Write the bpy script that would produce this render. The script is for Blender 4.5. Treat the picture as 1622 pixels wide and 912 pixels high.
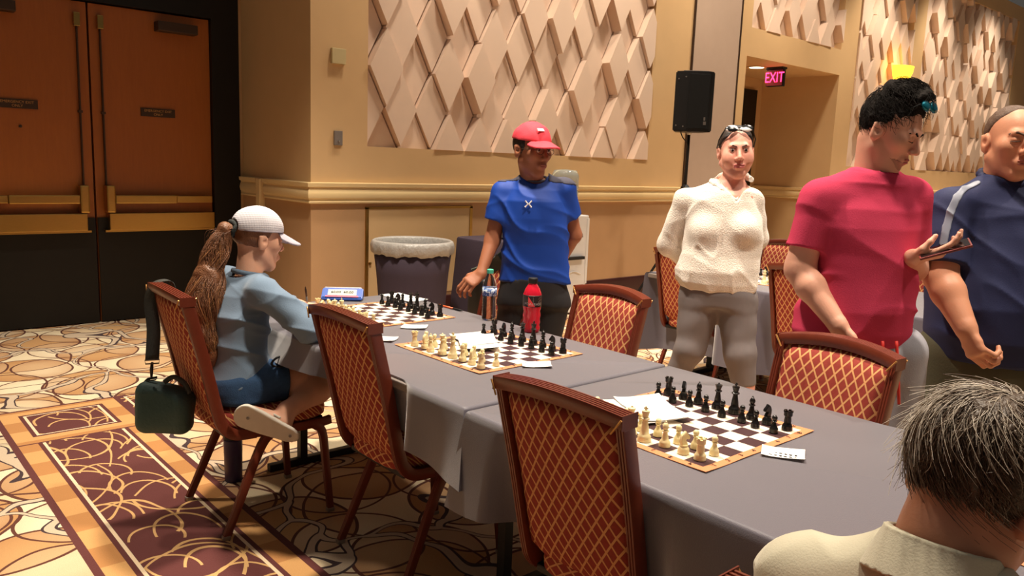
import bpy, bmesh, math, random
import numpy as np
from mathutils import Vector, Matrix

for o in list(bpy.data.objects): bpy.data.objects.remove(o)
SC = bpy.context.scene
COL = SC.collection
PI = math.pi
random.seed(7)

# ------------------------------------------------------------------ camera
F_PX, PITCH, ROLL, CAM_H = 1255.0, .157, .038, 1.466
HEAD = math.radians(48.5)      # angle between the view direction and the long wall (world X)
def _cam_axes():
    cp, sp = math.cos(PITCH), math.sin(PITCH)
    f = np.array([0, cp, -sp]); r = np.array([1., 0, 0]); u = np.array([0, sp, cp])
    cr, sr = math.cos(ROLL), math.sin(ROLL)
    r, u = cr*r+sr*u, -sr*r+cr*u
    M = np.array([[math.sin(HEAD), math.cos(HEAD), 0], [-math.cos(HEAD), math.sin(HEAD), 0], [0, 0, 1.]])
    return M@r, M@u, M@f
C_R, C_U, C_F = _cam_axes()
cam = bpy.data.objects.new('camera', bpy.data.cameras.new('camera'))
COL.objects.link(cam); SC.camera = cam
cam.data.sensor_width = 36; cam.data.lens = 36*F_PX/1622; cam.data.clip_start = .02
m = Matrix.Identity(4)
for i in range(3): m[i][0], m[i][1], m[i][2] = C_R[i], C_U[i], -C_F[i]
m[0][3], m[1][3], m[2][3] = 0, 0, CAM_H
cam.matrix_world = m

# ------------------------------------------------------------------ light
W = bpy.data.worlds.new('hall'); SC.world = W; W.use_nodes = True
W.node_tree.nodes['Background'].inputs[0].default_value = (1, .90, .78, 1)
W.node_tree.nodes['Background'].inputs[1].default_value = .05
SC.view_settings.view_transform = 'Standard'; SC.view_settings.look = 'None'
SC.view_settings.gamma = 1; SC.view_settings.use_curve_mapping = False
SC.view_settings.exposure = 0.42
def downlight(x, y, z, power, ang=95, blend=.7, rad=.16, col=(1, .87, .70), aim=None):
    d = bpy.data.lights.new('ceiling_downlight', 'SPOT'); d.energy = power; d.spot_size = math.radians(ang)
    d.spot_blend = blend; d.shadow_soft_size = rad; d.color = col
    o = bpy.data.objects.new('ceiling_downlight', d); COL.objects.link(o); o.location = (x, y, z)
    if aim: o.rotation_euler = (Vector(aim)-Vector((x, y, z))).to_track_quat('-Z', 'Y').to_euler()
    return o
CZ = 5.4
for x, y, p, a in [(2.0, 3.35, 1050, 80), (2.3, .8, 760, 80), (.6, 4.9, 330, 66), (5.4, 2.1, 760, 80), (4.6, -.6, 420, 90),
                   (8.8, 2.6, 700, 90), (12.2, 2.6, 700, 90), (15.6, 2.6, 700, 90)]:
    downlight(x, y, CZ, p, a, .6)
for x, p in [(3.9, 250), (5.5, 300), (7.1, 300), (8.9, 280), (10.4, 220), (12.4, 340), (14.6, 340), (17, 340)]:      # row washing the long wall
    downlight(x, 5.0, CZ, p, 92, .7)
ar = bpy.data.lights.new('overhead_fill', 'AREA'); ar.energy = 45; ar.size = 14; ar.size_y = 7; ar.shape = 'RECTANGLE'; ar.color = (1, .88, .74)  # broad soft fill added overhead, stands for no real fixture
aro = bpy.data.objects.new('overhead_fill', ar); COL.objects.link(aro); aro.location = (5, 1.5, 5.5)

# ------------------------------------------------------------------ helpers
def tag(o, label=None, cat=None, group=None, kind=None):
    if label: o['label'] = label
    if cat: o['category'] = cat
    if group: o['group'] = group
    if kind: o['kind'] = kind
    return o
def thing(name, label, cat, loc=(0, 0, 0), rotz=0, group=None):
    o = bpy.data.objects.new(name, None); COL.objects.link(o)
    o.location = loc; o.rotation_euler = (0, 0, rotz); o.empty_display_size = .1
    return tag(o, label, cat, group)
def link(name, me, mat=None, parent=None, loc=(0, 0, 0), rot=(0, 0, 0), smooth=False):
    o = bpy.data.objects.new(name, me); COL.objects.link(o); o.parent = parent
    o.location = loc; o.rotation_euler = rot
    if mat and not me.materials: me.materials.append(mat)
    if smooth: me.polygons.foreach_set('use_smooth', [True]*len(me.polygons))
    return o
def obj(name, bm, mat, parent=None, loc=(0, 0, 0), rot=(0, 0, 0), smooth=False, autos=None):
    me = bpy.data.meshes.new(name); bm.to_mesh(me); bm.free()
    o = link(name, me, mat, parent, loc, rot, smooth)
    if autos is not None:
        me.polygons.foreach_set('use_smooth', [True]*len(me.polygons))
        me.set_sharp_from_angle(angle=math.radians(autos))
    return o
def dup(root, loc, rotz=0, label=None, group=None):
    r = root.copy(); COL.objects.link(r); r.location = loc; r.rotation_euler = (0, 0, rotz)
    if label: r['label'] = label
    if group: r['group'] = group
    for ch in list(root.children):
        c = ch.copy(); COL.objects.link(c); c.parent = r
        for g in ch.children:
            d = g.copy(); COL.objects.link(d); d.parent = c
    return r
def B(): return bmesh.new()
def box(bm, x0, x1, y0, y1, z0, z1, bev=0, seg=2):
    r = bmesh.ops.create_cube(bm, size=1)
    vs = r['verts']
    for v in vs: v.co = Vector(((x0+x1)/2+v.co.x*(x1-x0), (y0+y1)/2+v.co.y*(y1-y0), (z0+z1)/2+v.co.z*(z1-z0)))
    if bev:
        es = list({e for v in vs for e in v.link_edges})
        bmesh.ops.bevel(bm, geom=es, offset=bev, segments=seg, affect='EDGES', profile=.6)
    return bm
def bbox(*a, **k): return box(B(), *a, **k)
def poly_prism(bm, pts, n, depth):
    """pts: 3d polygon, extruded along vector n*depth"""
    a = [bm.verts.new(p) for p in pts]; b = [bm.verts.new(Vector(p)+Vector(n)*depth) for p in pts]
    k = len(a); bm.faces.new(a[::-1]); bm.faces.new(b)
    for i in range(k): bm.faces.new((a[i], a[(i+1) % k], b[(i+1) % k], b[i]))
    bmesh.ops.recalc_face_normals(bm, faces=bm.faces)
    return bm
def tube(bm, pts, r, n=10, caps=True, close=False):
    pts = [Vector(p) for p in pts]; k = len(pts)
    rs = r if isinstance(r, (list, tuple)) else [r]*k
    up = None; rings = []
    for i, p in enumerate(pts):
        if close: d = pts[(i+1) % k]-pts[i-1]
        else: d = pts[min(i+1, k-1)]-pts[max(i-1, 0)]
        d.normalize()
        if up is None: up = d.orthogonal().normalized()
        up = (up-d*up.dot(d)); up = up.normalized() if up.length > 1e-6 else d.orthogonal().normalized()
        s = d.cross(up)
        rings.append([bm.verts.new(p+(up*math.cos(t)+s*math.sin(t))*rs[i]) for t in [2*PI*j/n for j in range(n)]])
    rg = range(k) if close else range(k-1)
    for i in rg:
        A, Bq = rings[i], rings[(i+1) % k]
        for j in range(n): bm.faces.new((A[j], A[(j+1) % n], Bq[(j+1) % n], Bq[j]))
    if caps and not close: bm.faces.new(rings[0][::-1]); bm.faces.new(rings[-1])
    return bm
def sweep(bm, pts, prof, side, sides=None):
    """sweep a closed 2d profile (a along 'side', b along normal) down a polyline lying across 'side'"""
    pts = [Vector(p) for p in pts]; side = Vector(side).normalized(); k = len(pts); rings = []
    for i, p in enumerate(pts):
        if sides: side = Vector(sides(i/(k-1))).normalized()
        d = (pts[min(i+1, k-1)]-pts[max(i-1, 0)]).normalized(); nrm = d.cross(side).normalized()
        pr = prof(i/(k-1)) if callable(prof) else prof
        rings.append([bm.verts.new(p+side*a+nrm*b) for a, b in pr])
    n = len(rings[0])
    for i in range(k-1):
        for j in range(n): bm.faces.new((rings[i][j], rings[i][(j+1) % n], rings[i+1][(j+1) % n], rings[i+1][j]))
    bm.faces.new(rings[0][::-1]); bm.faces.new(rings[-1])
    bmesh.ops.recalc_face_normals(bm, faces=bm.faces)
    return bm
def lathe(bm, prof, n=16, c=(0, 0, 0)):
    rings = []
    for r, z in prof:
        rings.append([bm.verts.new((c[0]+r*math.cos(2*PI*j/n), c[1]+r*math.sin(2*PI*j/n), c[2]+z)) for j in range(n)] if r > 1e-5 else [bm.verts.new((c[0], c[1], c[2]+z))])
    for i in range(len(rings)-1):
        A, D = rings[i], rings[i+1]
        for j in range(n):
            q = (j+1) % n
            if len(A) == 1 and len(D) == 1: continue
            if len(A) == 1: bm.faces.new((A[0], D[q], D[j]))
            elif len(D) == 1: bm.faces.new((A[j], A[q], D[0]))
            else: bm.faces.new((A[j], A[q], D[q], D[j]))
    if len(rings[0]) > 1: bm.faces.new(rings[0][::-1])
    if len(rings[-1]) > 1: bm.faces.new(rings[-1])
    return bm
def spline(pts, n=6):
    """Catmull-Rom through pts"""
    P = [Vector(p) for p in pts]; P = [2*P[0]-P[1]]+P+[2*P[-1]-P[-2]]; out = []
    for i in range(1, len(P)-2):
        for k in range(n):
            t = k/n; a, b, c, d = P[i-1:i+3]
            out.append(.5*((2*b)+(c-a)*t+(2*a-5*b+4*c-d)*t*t+(3*b-a-3*c+d)*t**3))
    out.append(P[-2]); return out
def text_mesh(s, size, align='CENTER'):
    cu = bpy.data.curves.new('text', 'FONT'); cu.body = s; cu.size = size; cu.align_x = align; cu.align_y = 'CENTER'; cu.extrude = .0004
    o = bpy.data.objects.new('text', cu); COL.objects.link(o)
    me = bpy.data.meshes.new_from_object(o.evaluated_get(bpy.context.evaluated_depsgraph_get()))
    bpy.data.objects.remove(o); bpy.data.curves.remove(cu); return me

# ------------------------------------------------------------------ materials
class X:
    """small expression wrapper over shader math nodes"""
    def __init__(s, nt, sock): s.nt = nt; s.s = sock
    def _op(s, op, o=None, c=None):
        n = s.nt.nodes.new('ShaderNodeMath'); n.operation = op
        for i, v in enumerate((s, o, c)):
            if v is None: continue
            if isinstance(v, X): s.nt.links.new(v.s, n.inputs[i])
            else: n.inputs[i].default_value = v
        return X(s.nt, n.outputs[0])
    def __add__(s, o): return s._op('ADD', o)
    def __sub__(s, o): return s._op('SUBTRACT', o)
    def __mul__(s, o): return s._op('MULTIPLY', o)
    def __truediv__(s, o): return s._op('DIVIDE', o)
    def lt(s, o): return s._op('LESS_THAN', o)
    def gt(s, o): return s._op('GREATER_THAN', o)
    def fr(s): return s._op('FRACT')
    def ab(s): return s._op('ABSOLUTE')
    def fl(s): return s._op('FLOOR')
    def mx(s, o): return s._op('MAXIMUM', o)
    def mn(s, o): return s._op('MINIMUM', o)
    def sn(s): return s._op('SINE')
    def mod(s, o): return s._op('FLOORED_MODULO', o)
    def band(s, a, b): return s.gt(a)*s.lt(b)
def lin(c):
    c = [v/255 for v in c]
    return tuple(v/12.92 if v <= .04045 else ((v+.055)/1.055)**2.4 for v in c)+(1,)
class Mt:
    def __init__(s, name, rough=.6, metal=0, spec=.5):
        s.m = bpy.data.materials.new(name); s.m.use_nodes = True; s.nt = s.m.node_tree
        s.b = s.nt.nodes['Principled BSDF']; s.b.inputs['Roughness'].default_value = rough; s.b.inputs['Metallic'].default_value = metal
        s.b.inputs['Specular IOR Level'].default_value = spec
    def n(s, t, **k):
        n = s.nt.nodes.new(t)
        for a, v in k.items(): setattr(n, a, v)
        return n
    def coord(s, which='Object', scale=None, rot=None):
        t = s.n('ShaderNodeTexCoord'); out = t.outputs[which]
        if scale or rot:
            mp = s.n('ShaderNodeMapping'); s.nt.links.new(out, mp.inputs[0])
            if scale: mp.inputs['Scale'].default_value = scale
            if rot: mp.inputs['Rotation'].default_value = rot
            out = mp.outputs[0]
        return out
    def xyz(s, co):
        n = s.n('ShaderNodeSeparateXYZ'); s.nt.links.new(co, n.inputs[0]); return [X(s.nt, q) for q in n.outputs]
    def vec(s, x, y, z=0):
        n = s.n('ShaderNodeCombineXYZ')
        for i, v in enumerate((x, y, z)):
            if isinstance(v, X): s.nt.links.new(v.s, n.inputs[i])
            else: n.inputs[i].default_value = v
        return n.outputs[0]
    def noise(s, co, scale, detail=3, rough=.5, dist=0, out=0):
        n = s.n('ShaderNodeTexNoise'); s.nt.links.new(co, n.inputs['Vector']); n.inputs['Scale'].default_value = scale
        n.inputs['Detail'].default_value = detail; n.inputs['Roughness'].default_value = rough; n.inputs['Distortion'].default_value = dist
        return X(s.nt, n.outputs[out])
    def mix(s, f, a, b):
        n = s.n('ShaderNodeMix', data_type='RGBA')
        for i, v in ((0, f), (6, a), (7, b)):
            if isinstance(v, X): s.nt.links.new(v.s, n.inputs[i])
            elif hasattr(v, 'is_output'): s.nt.links.new(v, n.inputs[i])
            else: n.inputs[i].default_value = v
        return n.outputs[2]
    def color(s, c):
        if hasattr(c, 'is_output'): s.nt.links.new(c, s.b.inputs['Base Color'])
        else: s.b.inputs['Base Color'].default_value = c
        return s
    def bump(s, h, strength=.3, dist=.01):
        n = s.n('ShaderNodeBump'); n.inputs['Strength'].default_value = strength; n.inputs['Distance'].default_value = dist
        s.nt.links.new(h.s, n.inputs['Height']); s.nt.links.new(n.outputs[0], s.b.inputs['Normal']); return s
def plain(name, rgb, rough=.6, metal=0, var=.12, scale=12, bump=0, bscale=60, spec=.5, stretch=None, sss=0, sheen=0):
    t = Mt(name, rough, metal, spec); c = lin(rgb)
    co = t.coord('Object', scale=stretch)
    d = tuple(v*(1-var) for v in c[:3])+(1,); e = tuple(min(1, v*(1+var)) for v in c[:3])+(1,)
    t.color(t.mix(t.noise(co, scale, 4), d, e))
    if bump: t.bump(t.noise(co, bscale, 4), bump)
    if sss: t.b.inputs['Subsurface Weight'].default_value = sss; t.b.inputs['Subsurface Radius'].default_value = (.012, .005, .003); t.b.inputs['Subsurface Scale'].default_value = 1
    if sheen: t.b.inputs['Sheen Weight'].default_value = sheen; t.b.inputs['Sheen Roughness'].default_value = .5
    return t.m
def carpet():
    t = Mt('patterned_carpet', .95, 0, .1); co = t.coord('Object'); x, y, z = t.xyz(co)
    nz = t.n('ShaderNodeTexNoise'); t.nt.links.new(co, nz.inputs['Vector']); nz.inputs['Scale'].default_value = 1.7; nz.inputs['Detail'].default_value = 1.5
    nx, ny, _ = t.xyz(nz.outputs['Color'])
    def warp(a, sx, sy): return t.vec(x*sx+(nx-.5)*a, y*sy+(ny-.5)*a)
    def voro(v, scale, feature):
        n = t.n('ShaderNodeTexVoronoi', feature=feature); t.nt.links.new(v, n.inputs['Vector']); n.inputs['Scale'].default_value = scale; return n
    wv = warp(1.2, 1.0, .75)
    e1 = X(t.nt, voro(wv, 1.5, 'DISTANCE_TO_EDGE').outputs['Distance'])
    n1 = t.noise(co, 6, 3)
    def arcs(sc, ang, ox, oy, r, ysc=1.0, wob=.25):
        ca, sa = math.cos(ang)*sc, math.sin(ang)*sc
        u = x*ca+y*(sa*ysc)+(nx-.5)*wob+ox; v = y*(ca*ysc)-x*sa+(ny-.5)*wob+oy
        a, b = u.fr()-.5, v.fr()-.5; l = (a*a+b*b)._op('SQRT'); return l, a, b, (l-r).ab()
    l1, a1, b1, d1 = arcs(1.75, .5, .1, .3, .47); l2, a2, b2, d2 = arcs(2.0, -.35, .43, .72, .48); l3, a3, b3, d3 = arcs(1.45, 1.15, .8, .15, .46)
    i1, i2, i3 = l1.lt(.47), l2.lt(.48), l3.lt(.46)
    c = t.mix(i1, lin((228, 204, 162)), lin((204, 162, 110)))
    c = t.mix(i2*.55, c, lin((242, 228, 196)))
    c = t.mix(i1*i3*.6, c, lin((196, 148, 96)))
    c = t.mix((i3*(i1*-1+1))*.8, c, lin((238, 222, 188)))
    gr = ((l1-.22)*2.2).mx(0)*i1*.7+((l2-.28)*1.8).mx(0)*i2*.5
    c = t.mix((gr*(n1*.9+.5)).mn(.75), c, lin((166, 108, 60)))
    ln = (d1.lt(.0125)).mx(d2.lt(.012)).mx(d3.lt(.010))
    c = t.mix(ln, c, lin((84, 42, 36)))
    c = t.mix(e1.lt(.030), c, lin((44, 38, 50)))
    c = t.mix(e1.lt(.019), c, lin((206, 186, 160)))
    # runner bordered in maroon
    RY = 4.965
    maroon, white, tanA, tanB, gold = lin((88, 40, 46)), lin((240, 216, 180)), lin((216, 164, 104)), lin((190, 134, 80)), lin((214, 170, 112))
    inr = x.band(.632, 1.276)*y.lt(RY)
    stripe = ((y*5.9).fl()).mod(2)
    squig = None
    for sc, ang, ox, oy, r, w, ga in ((2.9, .3, .2, .1, .42, .015, .4), (3.6, -.7, .6, .4, .44, .018, 2.2), (2.3, 1.2, .35, .85, .46, .012, 4.0), (4.2, 2.0, .1, .55, .40, .020, 5.4), (2.1, -.3, .75, .3, .47, .011, 1.2)):
        l, a, b, d = arcs(sc, ang, ox, oy, r, .7, .6); q = d.lt(w)*(a*math.cos(ga)+b*math.sin(ga)).gt(-.02)
        squig = q if squig is None else squig.mx(q)
    field = t.mix(squig, maroon, gold)
    r = t.mix(stripe, tanA, tanB)
    # field block and top block, each a maroon box with a pale inset line
    ylow = y.lt(4.352); ytop = y.band(4.46, 4.862)
    fx = x.band(.746, 1.166)
    blk = fx*(ylow.mx(ytop))
    r = t.mix(blk, r, maroon)
    ins = x.band(.766, 1.146)*(y.lt(4.46).mx(y.band(4.478, 4.844)))*blk
    r = t.mix(ins, r, white)
    ins2 = x.band(.780, 1.132)*(y.lt(4.46).mx(y.band(4.488, 4.834)))*blk
    r = t.mix(ins2, r, field)
    edge = x.lt(.662).mx(x.gt(1.246)).mx(y.gt(4.945)).mx(y.band(4.35, 4.364))
    r = t.mix(edge, r, maroon)
    c = t.mix(inr, c, r)
    inq = x.band(1.276, 2.9)*y.band(4.56, RY)
    q = t.mix((x.band(1.30, 2.88)*y.band(4.60, 4.93))*((x.band(1.315, 2.87)*y.band(4.612, 4.918))*-1+1), field, white)
    c = t.mix(inq, c, q)
    c = t.mix(y.band(5.468, 5.478)*x.lt(3), c, lin((40, 26, 24)))
    pile = t.noise(co, 260, 2)
    c = t.mix(pile*.35, c, lin((120, 84, 60)))
    t.color(c); t.bump(pile, .5, .004); t.b.inputs['Sheen Weight'].default_value = .1
    return t.m
def lattice(name, ax, pu=.0345, pv=.052, red=(160, 60, 50), gold=(212, 152, 100)):
    t = Mt(name, .8, 0, .25); co = t.coord('Object'); q = t.xyz(co); u = (q[ax[0]]+(q[2] if ax == (0, 1) else 0))/pu if ax == (0, 1) else q[ax[0]]/pu; v = q[ax[1]]/pv
    n = t.noise(co, 3, 1)*.25
    a = ((u+v+n).fr()-.5).ab(); b = ((u-v+n).fr()-.5).ab()
    mxx = a.mx(b)
    c = t.mix(t.noise(co, 90, 2), lin(red), lin([v*.8 for v in red]))
    c = t.mix(mxx.gt(.385), c, lin((104, 40, 26)))
    c = t.mix(mxx.gt(.405), c, lin(gold))
    t.color(c); t.bump(mxx.gt(.405)+t.noise(co, 300, 2)*.4, .25, .003); return t.m
def wood(name, a, b, rough=.4, stretch=(14, 14, 1.2), scale=3.0, spec=.5):
    t = Mt(name, rough, 0, spec); co = t.coord('Object', scale=stretch)
    f = t.noise(co, scale, 5, .6, 1.0); g = t.noise(co, scale*7, 3, .5, .3)
    t.color(t.mix(f*.7+g*.3, lin(a), lin(b))); t.bump(g, .06, .002); return t.m
def emis(name, rgb, s):
    t = Mt(name); t.b.inputs['Emission Color'].default_value = lin(rgb); t.b.inputs['Emission Strength'].default_value = s; t.color(lin(rgb)); return t.m
def glass(name, rgb, rough=.05, ior=1.33, trans=1):
    t = Mt(name, rough); t.color(lin(rgb)); t.b.inputs['Transmission Weight'].default_value = trans; t.b.inputs['IOR'].default_value = ior; return t.m
M = dict(
    carpet=carpet(),
    wall=plain('gold_wall_covering', (206, 170, 124), .62, 0, .05, 5, .05, 160, .35),
    wall_low=plain('tan_wainscot_covering', (186, 146, 106), .62, 0, .06, 6, .08, 140, .35),
    taupe=plain('taupe_partition_fabric', (180, 156, 138), .8, 0, .04, 8, .05, 200, .2),
    rail=plain('cream_painted_moulding', (232, 204, 152), .35, 0, .04, 8, 0, 60, .5),
    tile=plain('beige_relief_tile', (222, 195, 174), .6, 0, .05, 3, .04, 120, .3),
    base=wood('dark_red_baseboard_wood', (64, 26, 24), (46, 18, 18), .35, (1.2, 1.2, 14)),
    door=wood('orange_door_veneer', (176, 100, 36), (146, 78, 22), .38),
    black_paint=plain('black_painted_metal', (24, 21, 17), .5, 0, .15, 8, 0, 60, .3),
    brass=plain('brushed_brass', (184, 148, 82), .30, 1, .1, 30, .03, 200, .5, (1, 1, 12)),
    bronze=plain('dark_bronze', (70, 50, 36), .45, .4, .1, 20),
    frame=wood('mahogany_chair_frame', (122, 54, 34), (92, 36, 24), .32, (10, 10, 10), 2.5),
    frame_gold=plain('worn_gold_edge', (206, 150, 84), .35, .5, .15, 30),
    fab_back=lattice('diamond_lattice_upholstery', (1, 2)),
    fab_seat=lattice('diamond_lattice_seat_upholstery', (0, 1)),
    black_cloth=plain('charcoal_table_linen', (72, 64, 79), .55, 0, .06, 10, .12, 420, .6, None, 0, 1.0),
    dark=plain('black_plastic', (20, 19, 20), .5, 0, .15, 20, .05, 300, .4),
    grille=plain('speaker_grille', (14, 14, 15), .7, .2, .2, 90, .4, 700, .3),
    steel=plain('brushed_steel', (176, 170, 162), .35, .9, .06, 20),
    grey_plastic=plain('grey_plastic_plate', (120, 110, 104), .5, 0, .06, 20),
    ivory_plate=plain('ivory_wall_plate', (196, 178, 132), .5, 0, .04, 20),
    white=plain('white_plastic', (226, 224, 224), .4, 0, .03, 20),
    paper=plain('white_paper', (240, 238, 234), .8, 0, .03, 30),
    ivory=plain('ivory_chess_plastic', (236, 222, 172), .38, 0, .05, 60, 0, 60, .5),
    ebony=plain('black_chess_plastic', (22, 20, 20), .28, 0, .15, 60, 0, 60, .5),
    liner=plain('frosted_bin_liner', (158, 154, 150), .35, 0, .1, 25, .6, 40, .5),
    bin=plain('dark_purple_bin_drape', (64, 54, 66), .75, 0, .1, 6, .1, 60, .2),
    silver=plain('foot_glide_silver', (170, 160, 150), .4, .8),
)
DARKLINE = plain('printed_black_ink', (36, 28, 30), .8)

# ================================================================== the setting
YW, YD, XR = 5.867, 7.2, 3.0
def struct(name, bm, m, parent=None, **k):
    o = obj(name, bm, m, parent, **k)
    if parent is None: o['kind'] = 'structure'
    return o
struct('floor', bbox(-6, 22, -6, 9, -.05, 0), M['carpet'])
# long gold wall: one slab with recesses for the relief panels and the alcove, upper wall and wainscot
WT = 4.95
PANELS = [(3.515, 7.16, 1.553, 4.67), (9.06, 11.40, 3.262, 4.67), (11.9, 13.75, 1.6, 4.67), (14.2, 18.62, 1.6, 4.67)]
AX0, AX1, AZ1, AY1 = 9.0, 11.42, 2.907, 7.12
bm = B(); REC = .14
xs = sorted({XR+.02, 20.5, AX0, AX1} | {p[0] for p in PANELS} | {p[1] for p in PANELS})
zs = sorted({1.08, WT, AZ1} | {p[2] for p in PANELS} | {p[3] for p in PANELS})
for i in range(len(xs)-1):
    for j in range(len(zs)-1):
        cx, cz = (xs[i]+xs[i+1])/2, (zs[j]+zs[j+1])/2
        if AX0 < cx < AX1 and cz < AZ1: continue
        rec = any(p[0] < cx < p[1] and p[2] < cz < p[3] for p in PANELS)
        box(bm, xs[i], xs[i+1], YW+(REC if rec else 0), YW+.25, zs[j], zs[j+1])
wall_back = struct('wall_back', bm, M['wall'])
bm = B(); box(bm, XR+.02, AX0, YW, YW+.25, 0, 1.08); box(bm, AX1, 20.5, YW, YW+.25, 0, 1.08)
struct('wainscot', bm, M['wall_low'], wall_back)
# fine raised seams dividing the wainscot panels and taupe partition pocket
struct('partition_pocket', bbox(7.86, 8.80, YW-.012, YW, 0, WT), M['taupe'], wall_back)
bm = B(); box(bm, 7.845, 7.87, YW-.02, YW, 0, WT); box(bm, 8.79, 8.815, YW-.02, YW, 0, WT)
struct('pocket_edge', bm, M['bronze'], wall_back)
# access panel
bm = B()
for a in ((3.50, 3.53, .26, 1.045), (4.62, 4.65, .26, 1.045), (3.50, 4.65, 1.03, 1.05)): box(bm, a[0], a[1], YW-.012, YW, a[2], a[3])
ap = struct('access_panel_trim', bm, M['brass'], wall_back)
struct('access_panel', bbox(3.53, 4.62, YW-.006, YW+.001, .26, 1.03), M['wall'], wall_back)
bm = B(); lathe(bm, [(0, 0), (.012, 0), (.012, .015), (0, .02)], 10)
struct('access_knob', bm, M['brass'], wall_back, loc=(3.545, YW-.006, .567), rot=(PI/2, 0, 0))
# return wall towards the doors
wl = struct('wall_return', bbox(XR, XR+.02, YW, YD-.001, 1.08, WT), M['wall'])
struct('wainscot', bbox(XR, XR+.02, YW, YD-.001, 0, 1.08), M['wall_low'], wl)
struct('rail_box', bbox(XR-.055, XR-.001, 6.72, 6.80, 1.00, 1.245, .008), M['rail'], wl)
struct('power_inlet', bbox(XR-.05, XR-.001, 6.63, 6.75, .88, .96, .006), M['dark'], wl)
bm = B(); tube(bm, spline([(XR-.03, 6.70, .92), (XR-.06, 6.78, .93), (XR-.05, 6.84, .84), (XR-.035, 6.85, .66), (XR-.03, 6.84, .3)]), .004, 6)
tag(obj('power_cable', bm, M['dark'], None, smooth=True), 'thin cable hanging from the box on the wall by the doors', 'cable')
# door wall
bm = B()
box(bm, 2.965, XR+.02, YD, YD+.1, 0, WT); box(bm, -6, 2.965, YD, YD+.1, 2.80, WT); box(bm, -6, .52, YD, YD+.1, 0, 2.8)
wd = struct('wall_doors', bm, M['wall'])
bm = B(); box(bm, 2.722, 2.965, YD-.03, YD+.1, 0, 2.80); box(bm, .53, .772, YD-.03, YD+.1, 0, 2.80); box(bm, .772, 2.722, YD-.03, YD+.1, 2.605, 2.80)
box(bm, .75, 2.75, YD+.08, YD+.1, 0, 2.62)  # unseen backing added behind the leaves to stop light through the door seam
struct('trim_1', bm, M['black_paint'])
box_soffit = struct('trim_2', bbox(-3, XR, YD-.02, YD+.05, 2.80, 2.86), M['wall_low'])
def make_door(n, x0, x1, hinge_right):
    d = thing('door_%d' % n, '', '', (x0, YD, 0)); d['kind'] = 'structure'
    for k in ('label', 'category'):
        if k in d: del d[k]
    w = x1-x0
    P = lambda nm, a, mm, **k: obj(nm, bbox(*a, **k), mm, d)
    P('leaf', (0, w, .02, .07, .01, 2.595), M['door'])
    P('kick_plate', (0.002, w-.002, .0, .02, .01, .885), M['black_paint'])
    f = (lambda a, b: (a, b)) if hinge_right else (lambda a, b: (w-b, w-a))
    a, b = f(.075, w-.015)
    P('push_plate', (a, b, -.075, 0, .785, .925), M['brass'], bev=.006)
    a, b = f(.045, w-.015); P('push_plate_lip', (a, b, -.05, 0, .768, .785), M['brass'])
    a, b = f(.055, .125); dv = P('latch_case', (a, b, -.09, .02, .93, 1.155), M['brass'], bev=.014)
    a, b = f(.125, .62); P('push_bar', (a, b, -.085, -.03, 1.005, 1.075), M['brass'], bev=.008)
    a, b = f(.62, w-.03); P('bar_end_cover', (a, b, -.07, .02, 1.010, 1.070), M['brass'], bev=.006)
    a, b = f(.072, .082); P('vertical_rod', (a, b, -.012, .02, 1.15, 2.40), M['bronze'])
    a, b = f(.055, .10); P('rod_latch', (a, b, -.03, .02, 2.40, 2.505), M['brass'], bev=.004)
    a, b = f(.062, .092); P('rod_guide', (a, b, -.016, .02, 1.73, 1.75), M['bronze'])
    a, b = f(.50, .83); P('door_closer', (a, b, -.09, .02, 2.44, 2.52), M['bronze'], bev=.008)
    a, b = f(.372, .65); pl = P('door_sign', (a, b, .008, .02, 1.735, 1.805), M['bronze'])
    for s, z in (('EMERGENCY EXIT', 1.783), ('ONLY', 1.754)):
        tm = text_mesh(s, .028); link('sign_lettering', tm, M['frame_gold'], pl, ((a+b)/2, .0075, z), (PI/2, 0, 0))
    return d
make_door(1, .778, 1.742, False); make_door(2, 1.758, 2.718, True)
bm = B(); lathe(bm, [(0, 0), (.012, 0), (.012, .006), (0, .008)], 12)
struct('door_viewer', bm, M['bronze'], bpy.data.objects['door_1'], loc=(1.245-.778, .018, 1.6), rot=(PI/2, 0, 0))
# rail, baseboards
def rail_prof(): return [(0, 0), (.030, 0), (.034, .012), (.026, .022), (.026, .030), (.040, .045), (.046, .075), (.040, .105), (.030, .118), (.030, .128), (.048, .135), (.052, .165), (0, .17)]
def mould(name, p0, p1, nrm, prof, m, m0=0, m1=0):
    p0, p1, nrm = Vector(p0), Vector(p1), Vector(nrm); d = (p1-p0).normalized(); bm = B()
    A = [bm.verts.new(p0+nrm*a+Vector((0, 0, b))-d*a*m0) for a, b in prof]; D = [bm.verts.new(p1+nrm*a+Vector((0, 0, b))+d*a*m1) for a, b in prof]
    k = len(A)
    for i in range(k): bm.faces.new((A[i], A[(i+1) % k], D[(i+1) % k], D[i]))
    bm.faces.new(A); bm.faces.new(D[::-1]); bmesh.ops.recalc_face_normals(bm, faces=bm.faces)
    return struct(name, bm, m, autos=30)
N, WN = (0, -1, 0), (-1, 0, 0)
mould('trim_3', (XR, YW, 1.08), (7.84, YW, 1.08), N, rail_prof(), M['rail'], 1, 0)
mould('trim_4', (8.82, YW, 1.08), (AX0, YW, 1.08), N, rail_prof(), M['rail'])
mould('trim_5', (AX1, YW, 1.08), (20.5, YW, 1.08), N, rail_prof(), M['rail'], 1, 0)
mould('trim_6', (XR, YW, 1.08), (XR, 6.68, 1.08), WN, rail_prof(), M['rail'], 1, 0)
mould('trim_7', (XR, 6.82, 1.08), (XR, YD, 1.08), WN, rail_prof(), M['rail'])
mould('trim_8', (AX1, AY1, 1.08), (AX1, YW, 1.08), WN, rail_prof(), M['rail'], 0, 1)
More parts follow.
